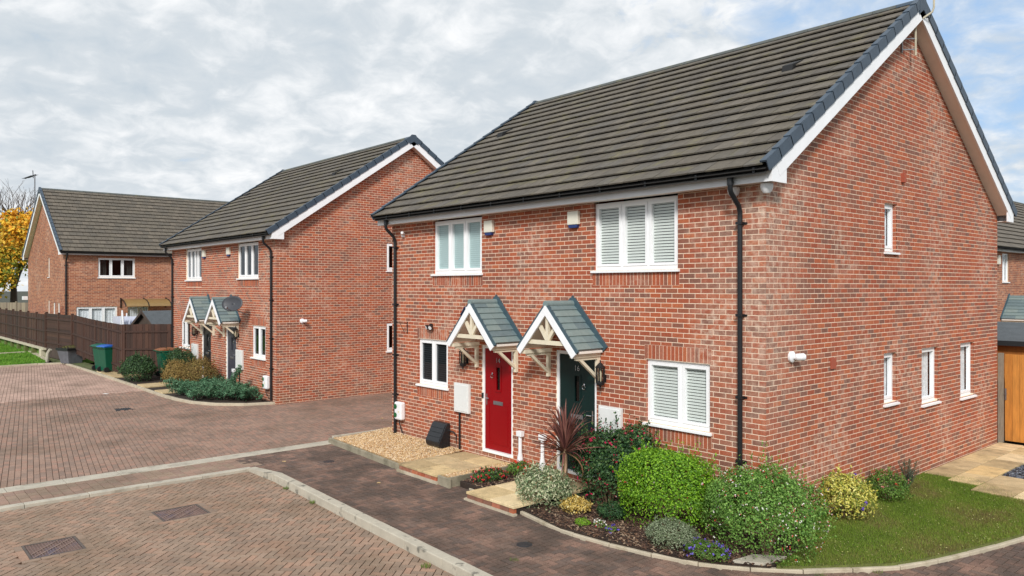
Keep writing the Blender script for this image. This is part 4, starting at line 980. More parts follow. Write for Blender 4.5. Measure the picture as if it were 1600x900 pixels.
slab_path('buff slab path of pale square flags leading to the red door', -6.72, -5.46, -1.62, -.02, 2, 3, .06, seed=1)
slab_path('buff slab path with dark seams leading to the dark green door', -4.32, -3.12, -1.84, -.02, 2, 3, .045, skew=-.02, seed=2)
# step below each door
for (a, b) in ((-6.19, -5.26), (-4.09, -3.12)):
    pass

# flower bed soil, lawn, patio
inner = [(p[0], p[1]) for p in BEDGE]
bed = [(-5.06, -.0), (-5.06, -1.36)] + [(x - .0, y + .05) for x, y in inner[1:7]] + [(.6, -.2), (.0, .9), (.0, .0)]
sheet('flower_bed', bed, -.035, 'soil', th=.18)
sheet('flower_bed', [(-5.06, -.01), (-5.06, -1.40), (-4.36, -1.44), (-4.36, -.01)], .0, 'soil', th=.18)
lawnp = [(.0, .88), (.56, -.14), (.68, -.90)] + [(x - .05, y + .02) for x, y in inner[7:15]] + [(2.4, 4.3), (1.75, 4.9), (.75, 5.6), (.0, 5.52)]
LAWN = sheet('lawn', lawnp, -.025, 'lawn_soil', th=.2)
st = MB(); st.slab([(.25, -1.18), (.55, -.98), (.62, -.55), (.30, -.80)], -.06, .0); st.build('stepping_stone', 'concrete', None, 'flat grey stone slab at the kerb under the large white and red flowered bush', 'stone')
t = empty('patio', (1, 7, 0), 'buff slab patio beside the gable in front of the orange gate', 'patio', None, 'structure')
rnd = random.Random(4)
def patio_slab(a, b, c, d):
    m = MB().tint(rnd.choice(SL)); m.obox(((a + b) / 2, (c + d) / 2, -.02 + rnd.uniform(-.002, .002)), (Vector(((b - a) / 2 - .009, 0, 0)), Vector((0, (d - c) / 2 - .009, 0)), Vector((0, 0, .02)))); m.build('paving_slab', 'buff_slab', t, bevel=.005)
for (a, b, off) in ((.02, .5, 5.4), (.5, 1.0, 5.15)):
    y = off
    while y < 9.5: patio_slab(a, b, y, min(y + .82, 9.6)); y += .82
y = 4.85
for (c, d) in ((4.72, 5.45), (5.45, 6.2)):
    x = 1.0
    while x < 2.9: patio_slab(x, x + .62, c, d); x += .62
for y in (6.2, 6.95, 7.7, 8.45): patio_slab(2.6, 3.2, y, y + .75)
x = 1.0
while x < 2.6: patio_slab(x, x + .8, 8.75, 9.55); x += .8
core = MB(); core.slab([(.0, 5.55), (.8, 5.6), (1.8, 4.9), (3.3, 4.8), (3.3, 9.6), (.0, 9.6)], -.2, -.044); core.build('bedding', 'joint_dark', t)
sb = MB(); sb.slab([(1.0, 6.2), (2.6, 6.2), (2.6, 8.75), (1.0, 8.75)], -.2, -.03); sb.build('slate_bed', 'joint_dark', None, kind='structure')
SLP = np.array([lin(96, 104, 116), lin(78, 84, 94), lin(120, 126, 134), lin(64, 68, 78)])
pebbles('slate_chippings', lambda x, y: True, (1.02, 2.58, 6.22, 8.7), 3800, .032, -.02, SLP, 'slate_chip', 'grey blue slate chippings beside the patio slabs', 'slate chippings', flat=.35, seed=8)

# bark chips over the bed
def in_bed(x, y): return inpoly(x, y, bed) and not (-4.36 < x < -3.08)
CH = np.array([lin(92, 66, 50), lin(70, 50, 40), lin(116, 88, 68), lin(52, 38, 32), lin(150, 128, 106), lin(84, 60, 48), lin(60, 46, 38)])
def chips(name, n, ok, bbox, z, label, seed, sz=1.):
    g = np.random.default_rng(seed); xs = g.uniform(bbox[0], bbox[1], n * 2); ys = g.uniform(bbox[2], bbox[3], n * 2)
    o = np.array([ok(x, y) for x, y in zip(xs, ys)]); xs, ys = xs[o][:n], ys[o][:n]; n = len(xs)
    h = np.stack([g.uniform(.010, .034, n), g.uniform(.005, .012, n), g.uniform(.002, .004, n)], -1) * sz
    v = SGN[None] * h[:, None]; a = g.uniform(0, 6.28, n)[:, None]; b = g.uniform(-.5, .5, n)[:, None]
    x = v[:, :, 0] * np.cos(b) - v[:, :, 2] * np.sin(b); zc = v[:, :, 0] * np.sin(b) + v[:, :, 2] * np.cos(b); y = v[:, :, 1]
    V = np.stack([x * np.cos(a) - y * np.sin(a) + xs[:, None], x * np.sin(a) + y * np.cos(a) + ys[:, None], zc + z + g.uniform(0, .018, n)[:, None]], -1)
    fast_mesh(name, V, 8, CUBE_F, CH[g.integers(0, len(CH), n)], 'chips', None, 'stuff', label, 'bark mulch')
chips('bark_chips', 9000, in_bed, (-5.1, .7, -1.9, .9), -.03, 'dark brown bark chips covering the flower bed by the green door', 1)
chips('bark_chips', 900, lambda x, y: True, (-5.04, -4.40, -1.38, -.02), .005, 'dark bark chips round the red bedding flowers', 2)

# manhole covers
for i, (x0, x1, y0, y1) in enumerate(MH):
    t = empty('manhole_cover', ((x0 + x1) / 2, (y0 + y1) / 2, -.15), ['square recessed manhole cover nearest the bottom left corner of the photo', 'square recessed manhole cover farther back in the parking bay'][i], 'manhole cover', 'square manhole covers in the parking bay')
    b = MB(); zt = -.128
    for (a, c, d, e) in ((x0, x0 + .03, y0, y1), (x1 - .03, x1, y0, y1), (x0 + .03, x1 - .03, y0, y0 + .03), (x0 + .03, x1 - .03, y1 - .03, y1)): b.box(WORLD, a, c, d, e, -.2, zt)
    b.build('frame', 'cover_frame', t)
    rr = random.Random(i)
    for (a0, a1, c0, c1, vert) in ((x0 - .10, x0, y0 - .10, y1 + .10, 1), (x1, x1 + .10, y0 - .10, y1 + .10, 1), (x0, x1, y0 - .10, y0, 0), (x0, x1, y1, y1 + .10, 0)):
        n = 4 if vert else 3
        for q in range(n):
            pv = MB().tint(rr.choice(PAV_BAY)); st_ = ((c1 - c0) if vert else (a1 - a0)) / n
            if vert: pv.box(WORLD, a0 + .004, a1 - .004, c0 + q * st_ + .004, c0 + (q + 1) * st_ - .004, -.18, -.1265)
            else: pv.box(WORLD, a0 + q * st_ + .004, a0 + (q + 1) * st_ - .004, c0 + .004, c1 - .004, -.18, -.1265)
            pv.build('paver', 'paver_bay', t)
    b = MB(); b.box(WORLD, x0 + .03, x1 - .03, y0 + .03, y1 - .03, -.2, -.140)
    n = 16
    for j in range(n):
        yy = y0 + .05 + (y1 - y0 - .10) * j / (n - 1); b.box(WORLD, x0 + .045, x1 - .045, yy - .008, yy + .008, -.140, -.131)
    b.build('tray', 'iron_cover', t)
    b = MB()
    b.bar((x0 + .05, y1 - .05, -.129), (x1 - .05, y0 + .05, -.129), .012, .006); b.bar((x0 + .05, y1 - .22, -.129), (x1 - .22, y0 + .05, -.129), .010, .006); b.bar((x0 + .22, y1 - .05, -.129), (x1 - .05, y0 + .22, -.129), .010, .006)
    b.build('rib', 'cover_rib', t)
for (x, y, z, lb) in ((-2.1, -2.56, ZP, 'round dark access cover in the pavement near the flower bed'), (-8.33, -2.21, ZP, 'round dark access cover in the pavement near the gravel')):
    t = empty('access_cover', (x, y, z), lb, 'access cover', 'small round covers in the pavement')
    b = MB(); b.lathe((x, y, z - .06), [(.115, 0), (.115, .062), (.10, .064)], 20); b.build('rim', 'iron_dark', t)
    b = MB(); b.lathe((x, y, z - .06), [(.09, .064), (.09, .067), (.01, .068)], 20); b.build('lid', 'iron_dark', t)
t = empty('access_cover', (-18.15, -3.52, ZP), 'rectangular dark grating cover set in the road across from the middle house', 'access cover')
b = MB(); b.box(WORLD, -18.40, -17.90, -3.75, -3.30, -.2, ZP - .01); b.build('rim', 'iron_dark', t)
b = MB()
for j in range(7): b.box(WORLD, -18.37, -17.93, -3.72 + j * .06, -3.69 + j * .06, ZP - .01, ZP + .004)
b.build('grating', 'iron_dark', t)

# ------------------------------------------------------------------ plants
def leaves(name, C, Nn, L_, Wd, tints, m, parent, seed=0, droop=0., kind='stuff', along=None):
    """diamond leaves at C facing Nn"""
    g = np.random.default_rng(seed); n = len(C); Nn = Nn / (np.linalg.norm(Nn, axis=1, keepdims=True) + 1e-9)
    r = g.normal(size=(n, 3)) if along is None else along + g.normal(size=(n, 3)) * .25
    a = r - Nn * (r * Nn).sum(1, keepdims=True); a /= (np.linalg.norm(a, axis=1, keepdims=True) + 1e-9); b = np.cross(Nn, a)
    l = (L_ * g.uniform(.6, 1.25, n))[:, None]; w = (Wd * g.uniform(.7, 1.2, n))[:, None]
    V = np.stack([C - a * l * .5, C + b * w * .5 + Nn * w * .12, C + a * l * .5 - np.array([0, 0, 1]) * droop * l, C - b * w * .5 + Nn * w * .12], 1)
    return fast_mesh(name, V, 4, np.array([(0, 1, 2), (0, 2, 3)]), tints, m, parent, kind)
def shell(center, rad, n, seed, depth=.35, lump=.12, flat=0., zmin=-.02, freq=4.5, boxy=0.):
    g = np.random.default_rng(seed); d = g.normal(size=(n, 3)); d /= np.linalg.norm(d, axis=1, keepdims=True); d[:, 2] = np.abs(d[:, 2]) * np.where(g.random(n) < .82, 1, -.45)
    d /= np.linalg.norm(d, axis=1, keepdims=True); ph = g.uniform(0, 6.28, (6, 1)); K = g.normal(size=(6, 3)) * freq
    lum = (np.sin(d @ K.T + ph.T)).sum(1) / 3.2
    rr = 1 + lump * lum - np.abs(g.normal(0, depth, n)) * .55
    e = d / ((np.abs(d) ** (2 + boxy * 4)).sum(1, keepdims=True) ** (1 / (2 + boxy * 4))) if boxy else d
    P_ = np.array(center) + e * rr[:, None] * np.array(rad)
    nn = d / np.array(rad); nn /= np.linalg.norm(nn, axis=1, keepdims=True); nn = nn + g.normal(size=(n, 3)) * .55 + np.array([0, 0, .25])
    ok = P_[:, 2] > zmin; return P_[ok], nn[ok], g
def stems(parent, c, rad, n, m, seed, h=1., r=.01):
    rnd = random.Random(seed); b = MB()
    for i in range(n):
        a = rnd.uniform(0, 6.28); q = rnd.uniform(.2, .8); x, y = math.cos(a) * rad[0] * q, math.sin(a) * rad[1] * q
        b.tube([(c[0] + x * .15, c[1] + y * .15, c[2] - .02), (c[0] + x * .6, c[1] + y * .6, c[2] + rad[2] * .5 * h), (c[0] + x, c[1] + y, c[2] + rad[2] * rnd.uniform(.7, 1.) * h)], [r, r * .7, r * .4], 5)
    return b.build('stem', m, parent)
def bush(name, label, cat, c, rad, n, pal, L_, Wd, seed, m='leaf', zlift=.55, flowers=None, group=None, droop=.1, **kw):
    t = empty(name, c, label, cat, group); cc = (c[0], c[1], c[2] + rad[2] * zlift); rd = (rad[0], rad[1], rad[2] * (1 - zlift) if zlift > .3 else rad[2])
    rd = (rad[0], rad[1], rad[2] * .62); cc = (c[0], c[1], c[2] + rad[2] * .42)
    P_, nn, g = shell(cc, rd, n, seed, zmin=c[2] - .01, **kw); pal = np.array(pal)
    leaves('foliage', P_, nn, L_, Wd, pal[g.integers(0, len(pal), len(P_))], m, t, seed, droop)
    stems(t, c, rad, 9, 'bark', seed)
    ns = min(170, n // 70)
    Ps, ns_, g3 = shell(cc, rd, ns, seed + 9, depth=.02, **{k: v for k, v in kw.items() if k != 'depth'}, zmin=c[2] + rad[2] * .15); CC = []; NN = []; AA = []
    for q, w in zip(Ps, ns_):
        w = w / np.linalg.norm(w) + np.array([0, 0, .5]); L3 = g3.uniform(.05, .17) * rad[2] * 1.2
        for k in range(8): CC.append(q + w * L3 * k / 8 + g3.normal(0, L_ * .2, 3)); NN.append(g3.normal(size=3)); AA.append(w + g3.normal(0, .5, 3))
    if CC: leaves('foliage', np.array(CC), np.array(NN), L_, Wd, pal[g3.integers(0, len(pal), len(CC))], m, t, seed + 4, along=np.array(AA))
    if flowers:
        for (nf, fp, sz, fl) in flowers:
            Pf, nf_, g2 = shell(cc, tuple(q * 1.03 for q in rd), nf, seed + 50, depth=.04, **{k: v for k, v in kw.items() if k not in ('depth',)}, zmin=c[2]); fp = np.array(fp)
            Pf = np.repeat(Pf, 3, 0) + g2.normal(0, sz * .35, (len(Pf) * 3, 3)); nf_ = np.repeat(nf_, 3, 0) + g2.normal(0, .5, (len(Pf), 3)); tn = fp[g2.integers(0, len(fp), len(Pf))]
            leaves('flowers', Pf, nf_, sz, sz * fl, tn, 'petal', t, seed + 3, 0)
    return t
G_BRIGHT = [lin(112, 160, 30), lin(134, 180, 42), lin(92, 140, 26), lin(150, 194, 56), lin(78, 122, 28)]
G_MID = [lin(88, 124, 46), lin(106, 142, 58), lin(74, 108, 40), lin(122, 156, 70), lin(64, 96, 38)]
G_PALE = [lin(104, 148, 60), lin(124, 166, 74), lin(90, 130, 50), lin(142, 180, 90), lin(78, 114, 44)]  # paler leaf greens than the mid palette
G_DARK = [lin(44, 76, 44), lin(56, 92, 50), lin(38, 66, 40), lin(70, 106, 58)]
G_DEEP = [lin(48, 76, 46), lin(62, 94, 56), lin(40, 64, 40), lin(78, 110, 66), lin(56, 84, 42)]
VAR = [lin(196, 200, 160), lin(150, 166, 124), lin(108, 132, 92), lin(214, 214, 180), lin(88, 112, 78)]
SAGE = [lin(134, 146, 116), lin(118, 132, 100), lin(154, 164, 136), lin(98, 112, 82)]
YV = [lin(226, 216, 112), lin(204, 200, 88), lin(236, 230, 140), lin(150, 160, 64), lin(112, 130, 56)]
WHR = [[lin(240, 236, 230)] * 3 + [lin(206, 40, 48)] * 2]
bush('variegated_bush', 'cream and grey green variegated bush at the kerb left of the palm-like plant', 'bush', (-3.12, -1.22, -.03), (.50, .42, .56), 4200, VAR, .062, .020, 11, lump=.14, depth=.4)
bush('rounded_bush', 'large bright lime green clipped bush under the near ground floor window', 'bush', (-1.20, -.62, -.03), (.70, .46, 1.02), 17000, G_BRIGHT, .034, .024, 12, lump=.06, depth=.22, boxy=.35, flowers=[(26, [lin(196, 60, 60), lin(226, 200, 200)], .03, .8)])
bush('flowering_bush', 'big rounded bush speckled with white and red flowers at the near corner of the house', 'bush', (.28, -.52, -.03), (.80, .64, 1.06), 17000, G_PALE, .036, .022, 13, lump=.12, depth=.30, flowers=[(330, WHR[0], .021, .8)])
bush('grey_bush', 'low grey green bush in the bark chips in front of the lime green bush', 'bush', (-.62, -1.27, -.03), (.36, .28, .34), 4200, SAGE, .030, .015, 14, lump=.08, depth=.3, m='leaf_matt')
bush('small_bush', 'small dark green bush tucked at the foot of the lime green bush', 'bush', (-1.92, -.98, -.03), (.22, .20, .24), 1500, G_DARK, .035, .02, 15)
bush('golden_bush', 'small golden yellow leaved plant at the foot of the palm-like plant', 'bush', (-2.52, -1.12, -.03), (.26, .20, .22), 1100, [lin(222, 196, 110), lin(202, 170, 84), lin(232, 214, 148), lin(176, 150, 72)], .045, .024, 16, depth=.3)
bush('fuchsia_bush', 'dark leaved shrub with magenta flowers below the white meter box', 'bush', (-2.50, -.42, -.03), (.66, .36, 1.16), 9000, G_DARK + [lin(96, 126, 74)], .055, .030, 17, lump=.16, depth=.45, flowers=[(150, [lin(200, 20, 80), lin(222, 30, 96), lin(160, 10, 60)], .036, .7)], freq=5)
bush('fuchsia_bush', 'upper spray of magenta flowered shrub under the window ledge by the green door', 'bush', (-2.05, -.24, .35), (.45, .2, .86), 3000, G_DARK + [lin(110, 140, 84)], .055, .030, 18, lump=.2, depth=.5, flowers=[(90, [lin(200, 20, 80), lin(222, 30, 96)], .036, .7)])
bush('yellow_variegated_bush', 'yellow variegated bush against the gable on the lawn', 'bush', (.34, 1.66, -.03), (.38, .36, .66), 4200, YV, .045, .024, 19, lump=.12, depth=.35, flowers=[(9, [lin(96, 70, 160)], .05, .9)])
bush('red_flowered_bush', 'small green bush with a few dull red flowers against the gable', 'bush', (.32, 3.12, -.03), (.34, .36, .44), 3000, G_MID, .035, .02, 20, lump=.14, depth=.4, flowers=[(22, [lin(200, 60, 50), lin(226, 150, 140)], .035, .8)])
bush('purple_flowers', 'low clump of purple flowers by the kerb beside the big flowered bush', 'flowers', (-.06, -1.30, -.03), (.30, .20, .20), 1500, G_MID[:3], .03, .016, 22, flowers=[(60, [lin(104, 84, 190), lin(126, 104, 210)], .026, .9)])
bush('purple_flowers', 'tiny tuft of purple flowers alone in the bark chips', 'flowers', (-1.52, -1.45, -.03), (.09, .08, .10), 110, G_MID, .03, .016, 23, flowers=[(14, [lin(104, 84, 200)], .028, .9)])
bush('green_cushion', 'small bright green cushion plant in the bark chips near the kerb', 'plant', (-2.02, -1.50, -.03), (.13, .10, .09), 900, G_BRIGHT[1:4], .016, .010, 24, depth=.2)
bush('white_flowers', 'tiny white flowers with one red bloom beside the green cushion plant', 'flowers', (-1.78, -1.40, -.03), (.09, .08, .10), 120, G_MID, .03, .016, 25, flowers=[(22, [lin(238, 236, 226)] * 5 + [lin(200, 40, 50)], .026, .9)])
bush('red_flowers', 'clump of red and pink bedding flowers nearest the pavement', 'flowers', (-4.76, -.98, .0), (.22, .34, .20), 900, G_DARK + G_MID[:2], .04, .026, 26, flowers=[(55, [lin(206, 24, 34), lin(224, 70, 96), lin(216, 40, 50)], .036, .85)])
bush('red_flowers', 'clump of scarlet bedding flowers between the two white ducts', 'flowers', (-4.70, -.34, .0), (.20, .24, .24), 700, G_MID, .04, .026, 27, flowers=[(34, [lin(214, 36, 24), lin(230, 60, 40)], .038, .85)])
# rosemary
t = empty('rosemary', (.22, 4.15, -.03), 'small upright dark rosemary plant where the lawn meets the gable', 'plant')
g = np.random.default_rng(5); C = []; Nn = []; al = []
sm = MB()
for i in range(26):
    a = g.uniform(0, 6.28); h = g.uniform(.28, .52); lean = g.uniform(.04, .22); p0 = np.array([.22, 4.15, -.03]); p1 = p0 + np.array([math.cos(a) * lean, math.sin(a) * lean, h]); sm.tube([tuple(p0 + (p1 - p0) * .05), tuple(p1)], .003, 4)
    for k in range(110):
        f = g.uniform(.12, 1.); C.append(p0 + (p1 - p0) * f + g.normal(0, .012, 3)); Nn.append(g.normal(size=3)); al.append(p1 - p0 + g.normal(0, .2, 3))
leaves('foliage', np.array(C), np.array(Nn), .035, .008, np.array([lin(84, 98, 82), lin(68, 84, 70), lin(104, 116, 98)])[g.integers(0, 3, len(C))], 'leaf_matt', t, 3, along=np.array(al)); sm.build('stem', 'bark', t)

# cordyline: a bare trunk with a burst of sword leaves
CX_, CY_ = -3.02, -.86
t = empty('cordyline', (CX_, CY_, -.03), 'tall dark red spiky palm-like plant with a bare trunk by the green door', 'plant')
b = MB(); b.tube([(CX_, CY_, -.06), (CX_ + .01, CY_, .35), (CX_ - .01, CY_ + .01, .82)], [.055, .045, .04], 9); b.build('trunk', 'bark', t)
def sword(L_, Wd, arc, col, cup=.25):
    me = bpy.data.meshes.new('leaf'); vs = []; fs = []; n = 7
    for i in range(n + 1):
        f = i / n; w = Wd * (0.55 + .45 * math.sin(min(1, f * 2.2) * math.pi / 2)) * (1 - f ** 2.4); a = arc * f * f
        x = L_ * f * math.cos(a); z = -L_ * f * math.sin(a) * .8
        vs += [(x, -w / 2, z + w * cup), (x, 0, z), (x, w / 2, z + w * cup)]
    for i in range(n): fs += [(i * 3, i * 3 + 3, i * 3 + 4, i * 3 + 1), (i * 3 + 1, i * 3 + 4, i * 3 + 5, i * 3 + 2)]
    me.from_pydata(vs, [], fs); at = me.attributes.new('tint', 'FLOAT_COLOR', 'POINT'); at.data.foreach_set('color', np.tile(np.array([*col, 1.], np.float32), len(vs)))
    me.materials.append(MATS['cordyline']); me.polygons.foreach_set('use_smooth', [True] * len(fs)); return me
cols = [lin(128, 84, 76), lin(110, 70, 66), lin(142, 96, 86), lin(156, 110, 98), lin(94, 58, 56)]; dead = [lin(186, 148, 112), lin(168, 128, 92), lin(148, 112, 84)]
sw = [sword(L_, W_, a, c) for L_, W_, a, c in ((.62, .034, .15, cols[0]), (.56, .032, .3, cols[1]), (.68, .036, .1, cols[2]), (.6, .03, .45, cols[3]), (.5, .03, .2, cols[4]), (.64, .034, .55, cols[0]))]
swd = [sword(L_, .034, a, c) for L_, a, c in ((.55, .9, dead[0]), (.48, .5, dead[1]), (.5, 1.1, dead[2]))]
rnd = random.Random(9)
for i in range(150):
    f = i / 150; el = R(86 - 80 * f ** 1.35) + rnd.uniform(-.12, .12); az = i * 2.39996 + rnd.uniform(-.2, .2)
    if f > .945: me = rnd.choice(swd); el = R(rnd.uniform(-62, 5))
    else: me = rnd.choice(sw)
    o = bpy.data.objects.new('leaf', me); o.location = (CX_ - .01 + math.cos(az) * .03, CY_ + .01 + math.sin(az) * .03, .74 + .16 * (1 - f)); o.rotation_euler = Euler((rnd.uniform(-.3, .3), -el, az), 'XYZ'); s_ = rnd.uniform(.92, 1.30); o.scale = (s_, s_, s_)
    register(o, t, o.location)

# grass
def grass(name, n, ok, bbox, z, h, w, pal, label, seed, wts=None):
    g = np.random.default_rng(seed); xs = g.uniform(bbox[0], bbox[1], n * 2); ys = g.uniform(bbox[2], bbox[3], n * 2)
    o = np.array([ok(x, y) for x, y in zip(xs, ys)]); xs, ys = xs[o][:n], ys[o][:n]; n = len(xs); a = g.uniform(0, 6.28, n); hh = h * g.uniform(.4, 1.3, n); l = g.uniform(.0, .9, n) * hh
    dx, dy = np.cos(a), np.sin(a); px, py = -dy * w / 2, dx * w / 2
    V = np.stack([np.stack([xs + px, ys + py, np.full(n, z)], -1), np.stack([xs - px, ys - py, np.full(n, z)], -1), np.stack([xs + dx * l, ys + dy * l, z + hh], -1)], 1)
    pal = np.array(pal); cl = np.clip(((np.sin(xs * 3.9 + 1 + np.sin(ys * 2.7)) + np.sin(ys * 3.3 + xs * 2.1) + .7 * np.sin(xs * 11 + ys * 7) * np.sin(ys * 9.) + g.normal(0, .9, n)) / 6 + .46), 0, .999); tn = pal[(cl * len(pal)).astype(int)]
    return fast_mesh(name, V, 3, np.array([(0, 1, 2)]), tn, 'leaf_matt', None, 'stuff', label, 'grass')
GR = [lin(94, 120, 40), lin(112, 138, 46), lin(102, 126, 44), lin(124, 146, 56), lin(120, 128, 58), lin(134, 138, 70), lin(126, 112, 70), lin(108, 98, 62)]
grass('grass', 110000, lambda x, y: inpoly(x, y, lawnp), (0, 2.6, -1.0, 5.7), -.03, .036, .007, GR, 'mossy green lawn with scattered clippings beside the gable', 1)
pebbles('lawn_litter', lambda x, y: inpoly(x, y, lawnp), (0, 2.6, -1.0, 5.6), 900, .011, -.008, np.array([lin(170, 178, 100), lin(190, 186, 130), lin(150, 150, 84), lin(140, 120, 84)]), 'pebble', 'pale clippings and small leaves scattered on the lawn', 'leaf litter', flat=.2, seed=12)
def weeds(x, y, s, seed, label):
    grass('weed_tuft', int(50 * s), lambda a, b: math.hypot(a - x, b - y) < .05 * s, (x - .06 * s, x + .06 * s, y - .06 * s, y + .06 * s), -.12, .05, .009, [lin(92, 120, 50), lin(120, 140, 70), lin(150, 140, 96)], label, seed)
for i, (x, y, s, lb) in enumerate(((-7.0, -3.72, 1.0, 'small weed tuft at the foot of the raised kerb near its dropped end'), (-5.9, -3.78, .9, 'tiny weed at the raised kerb in front of the slab path'), (-2.35, -4.0, 1.2, 'weed tuft at the foot of the raised kerb at the bottom of the photo'),
                                   (-1.75, -3.05, 1.3, 'dry straw coloured weed in the pavement'), (-3.3, -1.78, 1.0, 'green weed in the joint below the variegated bush'), (1.1, -.62, 1.3, 'weed growing over the edging by the lawn'), (1.5, .02, 1.4, 'weed tuft on the outside of the lawn edging'))): weeds(x, y, s, 40 + i, lb)
# fallen leaves on paving
def fallen(x, y, z, s, label, seed):
    rnd = random.Random(seed); b = MB().tint(lin(206, 176, 130)); a = rnd.uniform(0, 6.28); vs = []
    for k in range(9):
        r = s * (1 if k % 2 == 0 else .55); t_ = a + 2 * math.pi * k / 9; vs.append((x + r * math.cos(t_), y + r * math.sin(t_), z + .004 + rnd.uniform(0, .015)))
    vs.append((x, y, z + .008)); b.add(vs, [(i, (i + 1) % 9, 9) for i in range(9)]); o = b.build('fallen_leaf', 'leaf_matt', None, label, 'leaf', 'fallen leaves on the paving')
for i, (x, y, lb) in enumerate(((-6.2, -2.35, 'curled pale leaf on the dark pavement in front of the slab path'), (-8.9, -2.9, 'small pale leaf on the pavement near the paved band'), (-11.9, 1.2, 'pale leaf on the driveway close to the middle house gable'), (-12.5, 3.4, 'pale leaf farther up the driveway'), (-13.2, 1.9, 'pale leaf on the driveway beside the gable wall'))):
    fallen(x, y, ZP, .05, lb, i)

# ------------------------------------------------------------------ gardens of the middle house
gB = [(-16.3, .12), (-16.45, -.25), (-16.72, -.75)] + [(x, y + .12) for x, y in BKERB[3:]] + [(-33.9, -1.9), (-33.9, -1.4), (-26.4, -1.2), (-25.7, .12)]
sheet('flower_bed', gB, -.045, 'soil', th=.15)
sheet('verge', [(-33.9, -1.95), (-28.6, -1.9), (-28.6, -1.2), (-36, -1.4), (-38, -2.2), (-34.1, -2.15)], -.035, 'earth_green', th=.12)
def flags(label, x0, x1, y0, y1, nx, ny, z, seed):
    slab_path(label, x0, x1, y0, y1, nx, ny, z, seed=seed, riser=False)
flags('narrow buff flag path between the far shrubs leading to the black door', -23.1, -22.1, -1.85, .08, 1, 3, -.005, 11)
flags('buff flag path at the dark bed leading to the grey door', -21.1, -20.2, -1.85, .08, 1, 3, -.005, 12)
flags('buff flags under the green wheeled bins', -28.7, -25.9, -1.88, -.9, 4, 1, -.005, 13)
bush('evergreen_bush', 'round dark evergreen bush nearest the kerb left of the middle house', 'bush', (-24.55, -1.42, -.03), (.86, .60, .86), 6000, G_DEEP, .075, .035, 31, lump=.1, depth=.3)
bush('evergreen_bush', 'taller dark evergreen bush against the wall by the brown lidded bin', 'bush', (-23.1, -.38, -.03), (.80, .55, 1.12), 6000, G_DEEP, .075, .030, 32, lump=.14, depth=.35)
BRN = [lin(150, 126, 76), lin(128, 108, 66), lin(172, 148, 92), lin(112, 98, 60), lin(120, 112, 62)]
bush('brown_bush', 'pale tan dried bush in front of the middle house', 'bush', (-21.75, -.95, -.03), (.50, .45, .88), 3800, BRN[:3], .06, .022, 33, lump=.12, depth=.35, m='leaf_matt')
bush('brown_bush', 'larger olive brown bush in front of the black and grey doors', 'bush', (-20.55, -.55, -.03), (.70, .5, 1.02), 6000, BRN + [lin(116, 90, 58)], .06, .022, 34, lump=.12, depth=.35, m='leaf_matt')
def juniper():
    t = empty('juniper', (-18.8, -.9, -.03), 'spreading blue green juniper sprawling over the kerb at the corner of the middle house', 'bush')
    JP = np.array([lin(96, 136, 104), lin(76, 116, 88), lin(120, 158, 124), lin(62, 98, 72), lin(86, 126, 92)]); g = np.random.default_rng(77)
    C = []; Nn = []; al = []; sm = MB()
    for i in range(210):
        a0 = np.array([g.uniform(-20.4, -16.9), 0, .0]); lim = -1.65 if a0[0] < -18.2 else -1.65 + (a0[0] + 18.2) * .9
        a0[1] = g.uniform(max(lim, -1.6) + .05, -.05); a = g.uniform(0, 6.28); L_ = g.uniform(.5, 1.0); up = g.uniform(.02, .26)
        if i < 5: a0 = np.array([-18.2, -.4, .25]); a = g.uniform(-.3, .3); L_ = g.uniform(.9, 1.25); up = g.uniform(.48, .66)
        hgt = g.uniform(.02, .22); p = a0 + np.array([0, 0, hgt]); e = p + np.array([math.cos(a) * L_ * .7, math.sin(a) * L_ * .4, up]); mid = (p + e) / 2 + np.array([0, 0, .07])
        sm.tube([tuple(a0), tuple(mid), tuple(e)], [.012, .008, .004], 4)
        for k in range(95):
            f = g.uniform(.05, 1.05); q = (1 - f) ** 2 * p + 2 * f * (1 - f) * mid + f * f * e + g.normal(0, .05 * (1.15 - f * .6), 3)
            if q[2] < -.03: continue
            C.append(q); Nn.append(np.array([0, 0, .8]) + g.normal(0, .6, 3)); al.append((e - p) / L_ + g.normal(0, .35, 3))
    leaves('foliage', np.array(C), np.array(Nn), .10, .026, JP[g.integers(0, len(JP), len(C))], 'leaf_matt', t, 6, along=np.array(al)); sm.build('stem', 'bark_dark', t)
juniper()
grass('weed_tuft', 160, lambda x, y: True, (-15.98, -15.85, 4.1, 4.5), -.1, .10, .02, [lin(92, 120, 50), lin(120, 140, 60)], 'weeds growing at the foot of the middle house gable', 60)
lt = MB().tint(lin(235, 235, 232)); lt.box(F_at(-21.9, -3.1, 30), -.09, .09, -.05, .05, -.097, -.09); lt.build('paper_scrap', 'leaf_matt', None, 'white scrap of paper lying on the road near the grating', 'litter')

